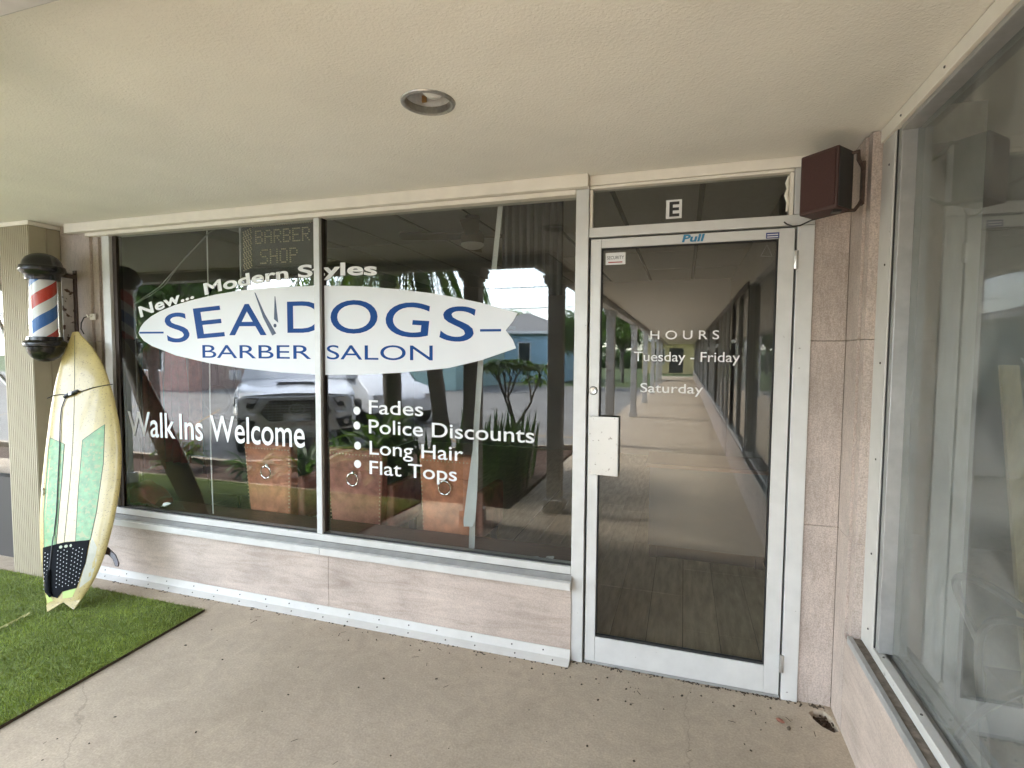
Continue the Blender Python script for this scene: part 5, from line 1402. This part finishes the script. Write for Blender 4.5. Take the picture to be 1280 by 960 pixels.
for s in (-1, 1):
    MB().hexa([(s * .895, -1.65, 1.25), (s * .905, -1.65, 1.25), (s * .905, -3.2, 1.25), (s * .895, -3.2, 1.25)], [(s * .80, -2.15, 1.68), (s * .81, -2.15, 1.68), (s * .81, -3.05, 1.68), (s * .80, -3.05, 1.68)]).build('side_window', MT['carglass'], tr, world=False)
    mr = MB().box(s * 1.02 - .10, s * 1.02 + .10, -1.72, -1.60, 1.20, 1.38).build('mirror', MT['carpaint'], tr, world=False, bevel=.03)
    MB().tube([(s * .90, -1.66, 1.22), (s * .98, -1.66, 1.24)], .02, 6).build('mirror_arm', MT['black'], tr, world=False)
    # headlight
    hp = [(s * .54, -.055, .985), (s * .90, -.20, 1.0), (s * .93, -.24, .85), (s * .64, -.075, .82)]
    MB().prism(hp, (0, .035, 0)).build('headlight', MT['grey_plastic'], tr, world=False, bevel=.008)
    hi = [(s * .58, -.015, .965), (s * .86, -.145, .985), (s * .87, -.155, .925), (s * .62, -.02, .90)]
    MB().prism(hi, (0, .008, 0)).build('light_strip', MT['silver'], tr, world=False)
    # fog lamp pocket
    MB().prism([(s * .60, -.035, .62), (s * .86, -.12, .66), (s * .86, -.13, .50), (s * .66, -.045, .48)], (0, .05, 0)).build('fog_lamp_pocket', MT['grey_plastic'], tr, world=False)
    fg = MB().lathe([(.05, 0), (.04, .02), (0, .025)], n=14); fg.v = [(s * .76 + a, -.04 + c, .575 + b) for a, b, c in fg.v]
    fg.build('fog_lamp', MT['silver'], tr, smooth=True, world=False)
# bumper and grille surround
MB().loft([[(-.90, -.16, z), (-.62, -.02, z), (0, .04, z), (.62, -.02, z), (.90, -.16, z), (.90, -.30, z), (-.90, -.30, z)] for z in (.44, .50, .66, .74)]).build('bumper', MT['carpaint'], tr, world=False, bevel=.015)
MB().prism([(-.52, .045, .44), (-.44, .05, .34), (.44, .05, .34), (.52, .045, .44)], (0, -.25, 0)).build('skid_plate', MT['silver'], tr, world=False, bevel=.01)
hexo = [(-.60, .76), (-.46, .56), (.46, .56), (.60, .76), (.46, 1.0), (-.46, 1.0)]
hexi = [(-.53, .76), (-.41, .62), (.41, .62), (.53, .76), (.41, .95), (-.41, .95)]
gsv = [(x, .055, z) for x, z in hexo] + [(x, .062, z) for x, z in hexi] + [(x, -.05, z) for x, z in hexo] + [(x, -.03, z) for x, z in hexi]
gs = MB().add(gsv, [(i, (i + 1) % 6, 6 + (i + 1) % 6, 6 + i) for i in range(6)] + [(i, (i + 1) % 6, 12 + (i + 1) % 6, 12 + i) for i in range(6)] + [(6 + i, 6 + (i + 1) % 6, 18 + (i + 1) % 6, 18 + i) for i in range(6)])
gs.build('grille_surround', MT['silver'], tr, world=False)
gr = MB().prism([(x, .02, z) for x, z in hexi], (0, -.03, 0)).build('grille', MT['grey_plastic'], tr, world=False)
gm = MB()
for k in range(7):
    z = .65 + k * .042; w = .43 if z < .70 else .50 - .45 * max(0, z - .76)
    gm.box(-w, w, .021, .032, z, z + .010)
for k in range(15):
    x = -.42 + k * .06; gm.box(x, x + .008, .021, .030, .63, .94)
gm.build('grille_mesh', MT['silver'], tr, world=False)
em = MB().torus((0, .04, .80), .085, .010, 'y', 24, 6); em.v = [(x * 1.35, y, z) for x, y, z in em.v]
em.build('emblem', MT['silver'], tr, smooth=True, world=False)
MB().torus((0, .042, .815), .05, .008, 'y', 20, 6).build('emblem', MT['silver'], tr, smooth=True, world=False)
for sx in (-1, 1):
    for yy_ in (-.95, -4.3):
        w = MB().lathe([(.20, -.13), (.33, -.13), (.385, -.10), (.385, .10), (.33, .13), (.20, .13)], n=30)
        w.v = [(sx * .82 + c, yy_ + a, .385 + b) for a, b, c in w.v]
        wo = w.build('wheel', MT['tyre'], tr, smooth=True, world=False)
        rm = MB().lathe([(0, .10), (.06, .11), (.19, .09), (.215, .12), (.215, -.10), (0, -.10)], n=24)
        rm.v = [(sx * .82 + c * sx, yy_ + a, .385 + b) for a, b, c in rm.v]
        rm.build('rim', MT['silver'], wo, smooth=True, world=False)
MB().box(-.90, .90, -5.30, -3.60, 1.10, 1.232).build('bed_cover', MT['grey_plastic'], tr, world=False, bevel=.01)

# ---- second car
def sedan(x, y, rot, label, m):
    t = thing('parked_car', label, 'car', (x, y, -.12), rotz=rot)
    pr = [(-2.2, .35), (-2.25, .75), (-2.0, .92), (-1.35, .98), (-.75, 1.38), (.45, 1.42), (1.15, 1.02), (2.0, .88), (2.22, .65), (2.2, .35)]
    mb = MB(); rings = []
    for yy_, k in ((-.86, .93), (-.80, 1.0), (.80, 1.0), (.86, .93)):
        rings.append([(px_, yy_ * (1 if pz < 1.0 else .84), .35 + (pz - .35) * (1 if k == 1 else .97)) for px_, pz in pr])
    mb.loft(rings); mb.build('body', m, t, world=False, bevel=.03, smooth=True)
    for s in (-1, 1):
        MB().prism([(-1.15, s * .80, 1.02), (-.70, s * .735, 1.32), (.40, s * .735, 1.35), (.95, s * .80, 1.04)], (0, s * .012, 0)).build('side_window', MT['carglass'], t, world=False)
        for xx in (-1.4, 1.4):
            w = MB().lathe([(.18, -.1), (.30, -.1), (.32, -.07), (.32, .07), (.30, .1), (.18, .1)], n=24); w.v = [(xx + a, s * .80 + c, .32 + b) for a, b, c in w.v]
            wo = w.build('wheel', MT['tyre'], t, smooth=True, world=False)
            q = MB().lathe([(0, .08), (.17, .075), (.19, .09), (.19, -.08), (0, -.08)], n=20); q.v = [(xx + a, s * .80 + c * s, .32 + b) for a, b, c in q.v]
            q.build('rim', MT['silver'], wo, smooth=True, world=False)
    MB().hexa([(1.02, -.66, 1.05), (1.02, .66, 1.05), (1.04, .66, 1.06), (1.04, -.66, 1.06)], [(.50, -.62, 1.39), (.50, .62, 1.39), (.52, .62, 1.40), (.52, -.62, 1.40)]).build('windscreen', MT['carglass'], t, world=False)
    for s in (-1, 1):
        MB().box(2.12, 2.235, s * .62 - .14, s * .62 + .14, .66, .78).build('headlight', MT['silver'], t, world=False, bevel=.02)
    return t
sedan(-7.4, -9.6, R(38), 'silver car parked behind the white pickup, reflected in the window', MT['carpaint'])

# ---- buildings across the road
def build_house(name, label, x0, x1, y0, y1, h, wallm, roofm, rh, over=.5, wins=(), hip=True, cat='house'):
    t = thing(name, label, cat, ((x0 + x1) / 2, (y0 + y1) / 2, -.2))
    MB().box(x0, x1, y0, y1, -.2, h).build('wall', wallm, t)
    xm0, xm1 = x0 + (y1 - y0) * .45, x1 - (y1 - y0) * .45; ym = (y0 + y1) / 2
    if xm1 < xm0: xm0 = xm1 = (x0 + x1) / 2
    e = over
    MB().add([(x0 - e, y0 - e, h), (x1 + e, y0 - e, h), (x1 + e, y1 + e, h), (x0 - e, y1 + e, h), (xm0, ym, h + rh), (xm1, ym, h + rh)], [(0, 1, 5, 4), (1, 2, 5), (2, 3, 4, 5), (3, 0, 4), (0, 3, 2, 1)]).build('roof', roofm, t)
    MB().box(x0 - e, x1 + e, y1 + e - .04, y1 + e + .02, h - .16, h + .02).box(x1 + e - .04, x1 + e + .02, y0 - e, y1 + e - .04, h - .16, h + .02).build('fascia', MT['vinyl'], t)
    for (a, b, c, d) in wins:
        w = MB().box(a - .08, b + .08, y1 + .0, y1 + .05, c - .08, d + .08).build('window', MT['vinyl'], t)
        MB().box(a, b, y1 + .052, y1 + .07, c, d).build('pane', MT['carglass'], w)
    return t
MT['bluewall'] = mat('light_blue_stucco', (0.36, 0.56, 0.70), 0.85, var=0.06, scale=1)
MT['greyroof'] = mat('grey_shingle', (0.20, 0.20, 0.20), 0.9, var=0.2, scale=4)
MT['tealwall'] = mat('teal_stucco', (0.34, 0.50, 0.48), 0.85, var=0.06, scale=1)
MT['creamwall'] = mat('yellow_stucco', (0.62, 0.50, 0.24), 0.85, var=0.05, scale=1)
MT['brickwall'] = mat('rose_stucco', (0.42, 0.30, 0.26), 0.85, var=0.1, scale=2)
build_house('blue_house', 'light blue house with grey hipped roof across the road, reflected beside the post', -13.4, -7.0, -38, -30, 3.05, MT['bluewall'], MT['greyroof'], 1.5, wins=((-9.6, -8.9, 1.0, 2.3), (-12.2, -11.0, 1.0, 2.2)))
build_house('teal_building', 'low teal building across the car park, reflected behind the palm trunks', -16.5, -9.6, -27, -20, 3.2, MT['tealwall'], MT['greyroof'], .9, wins=((-11.6, -10.4, .8, 2.2), (-14.5, -13.2, .8, 2.2)), cat='building')
build_house('rose_building', 'pale rose building at the left beyond the car park, reflected over the red capes', -32, -20.0, -26, -15, 3.4, MT['brickwall'], MT['greyroof'], 1.0, wins=((-23, -21.5, .8, 2.2), (-26, -24.5, .8, 2.2), (-29, -27.5, .8, 2.2)), cat='building')
yb = build_house('yellow_building', 'yellow two storey building at the far end of the corridor, reflected in the door', -3.5, 9, -62, -52, 6.0, MT['creamwall'], MT['greyroof'], 1.2, wins=((-2.5, -1.4, .8, 2.2), (1.8, 3.0, .8, 2.2), (-2.5, -1.4, 3.6, 5.0), (1.8, 3.0, 3.6, 5.0)), cat='building')
MB().box(-3.5, 9, -52, -50.6, 2.95, 3.10).build('balcony_floor', MT['vinyl'], yb)
bal = MB()
for k in range(60): bal.box(-3.45 + k * .21, -3.40 + k * .21, -50.66, -50.62, 3.1, 3.95)
bal.box(-3.5, 9, -50.68, -50.60, 3.95, 4.02)
bal.build('balcony_railing', MT['vinyl'], yb)
MB().box(-.9, .4, -52.02, -51.98, -.1, 2.3).build('archway', MT['carglass'], yb)

# ---- trees: tapered trunk, limbs and a crown of leaf-sized faces
def tree(x, y, h, rad, label, seed, m):
    r = random.Random(seed); rg_ = np.random.default_rng(seed)
    t = thing('broadleaf_tree', label, 'tree', (x, y, -.22), group='trees beyond the car park')
    tk = MB(); ends = []
    tk.tube([(0, 0, 0), (.05, .03, h * .25), (.0, .08, h * .5)], [.05 * h * .5, .04 * h * .5, .03 * h * .5], 9)
    for k in range(9):
        a = r.uniform(0, 6.28); z0 = h * r.uniform(.3, .5); q = rad * r.uniform(.4, .8); z1 = h * r.uniform(.55, .95)
        tk.tube([(0, .05, z0), (q * .5 * math.cos(a), q * .5 * math.sin(a), (z0 + z1) / 2), (q * math.cos(a), q * math.sin(a), z1)], [.014 * h, .010 * h, .004 * h], 6)
        ends.append((q * math.cos(a), q * math.sin(a), z1))
    tk.build('trunk', MT['twig'], t, world=False)
    cl = [(np.array(e), rad * r.uniform(.3, .5)) for e in ends] + [(np.array((r.uniform(-.5, .5) * rad, r.uniform(-.5, .5) * rad, h * r.uniform(.5, .9))), rad * r.uniform(.25, .45)) for _ in range(8)]
    P = []
    for c, q in cl:
        nn = 260
        d = rg_.normal(size=(nn, 3)); d /= np.linalg.norm(d, axis=1)[:, None]
        P.append(c + d * (q * rg_.random(nn) ** .45)[:, None])
    P = np.concatenate(P); N = len(P)
    s = .022 * h
    a1 = rg_.normal(size=(N, 3)); a1 /= np.linalg.norm(a1, axis=1)[:, None]
    b1 = np.cross(a1, rg_.normal(size=(N, 3))); b1 /= np.linalg.norm(b1, axis=1)[:, None]
    Vv = np.stack([P - a1 * s, P + b1 * s * .6, P + a1 * s, P - b1 * s * .6], 1).reshape(-1, 3)
    me = bpy.data.meshes.new('crown'); me.from_pydata(Vv.tolist(), [], [(4 * i, 4 * i + 1, 4 * i + 2, 4 * i + 3) for i in range(N)])
    obj('crown', me, m, t)
tl = (('close by at the far left of the car park', -9.6, -5.2, 4.6, 1.7), ('first beside the corridor posts in the door reflection', -3.4, -33, 4.4, 1.5), ('second beside the corridor posts in the door reflection', -4.6, -24, 3.8, 1.4),
      ('between the teal and blue buildings', -18.5, -36, 5.0, 2.4), ('behind the rose building', -26, -36, 8, 4), ('at the far left', -36, -30, 8, 4), ('left of the yellow building', -6, -56, 8, 3.6), ('behind the teal building', -15.5, -44, 5.5, 2.6))
for k, (lab, x, y, h, q) in enumerate(tl):
    tree(x, y, h, q, 'green leafy tree ' + lab, 70 + k, MT['leafmid'] if k % 2 else MT['leafdark'])
# hedge mass on the horizon
hg = MB(); r = random.Random(9)
for k in range(7000):
    x = r.uniform(-120, 80); y = -75 + r.uniform(-4, 4); z = r.uniform(-.2, 3.6) * (0.7 + .3 * math.sin(x * .21) * math.sin(x * .077 + 1))
    s = r.uniform(.4, .9); a = r.uniform(0, 3.14)
    hg.add([(x - s * math.cos(a), y - s * math.sin(a), z - s * .4), (x + s * math.cos(a), y + s * math.sin(a), z - s * .5), (x + s * .5, y + .3, z + s * .6), (x - s * .6, y - .2, z + s * .5)], [(0, 1, 2, 3)])
tag(hg.build('distant_trees', MT['leafdark']), 'far line of trees on the horizon', 'trees', kind='stuff')
# power lines with poles
for k, (x, lab) in enumerate(((-30, 'left wooden utility pole across the road'), (8, 'right wooden utility pole across the road'))):
    t = thing('utility_pole', lab, 'utility pole', (x, -28.5, -.22), group='utility poles')
    MB().tube([(0, 0, 0), (0, 0, 8.2)], [.15, .11], 10).build('pole', MT['bark'], t, world=False)
    MB().box(-.06, .06, -.9, .9, 7.3, 7.42).build('crossarm', MT['bark'], t, world=False)
for k, (z, lab) in enumerate(((6.1, 'upper power line across the sky, reflected in the window'), (4.85, 'lower power line across the sky, reflected in the window'))):
    solo('power_line', MB().tube([(-30 + 38 * i / 20, -28.3, z - .5 * math.sin(math.pi * i / 20)) for i in range(21)], .022, 5), MT['black'], lab, 'power line', (-11, -28.3, z), group='power lines')
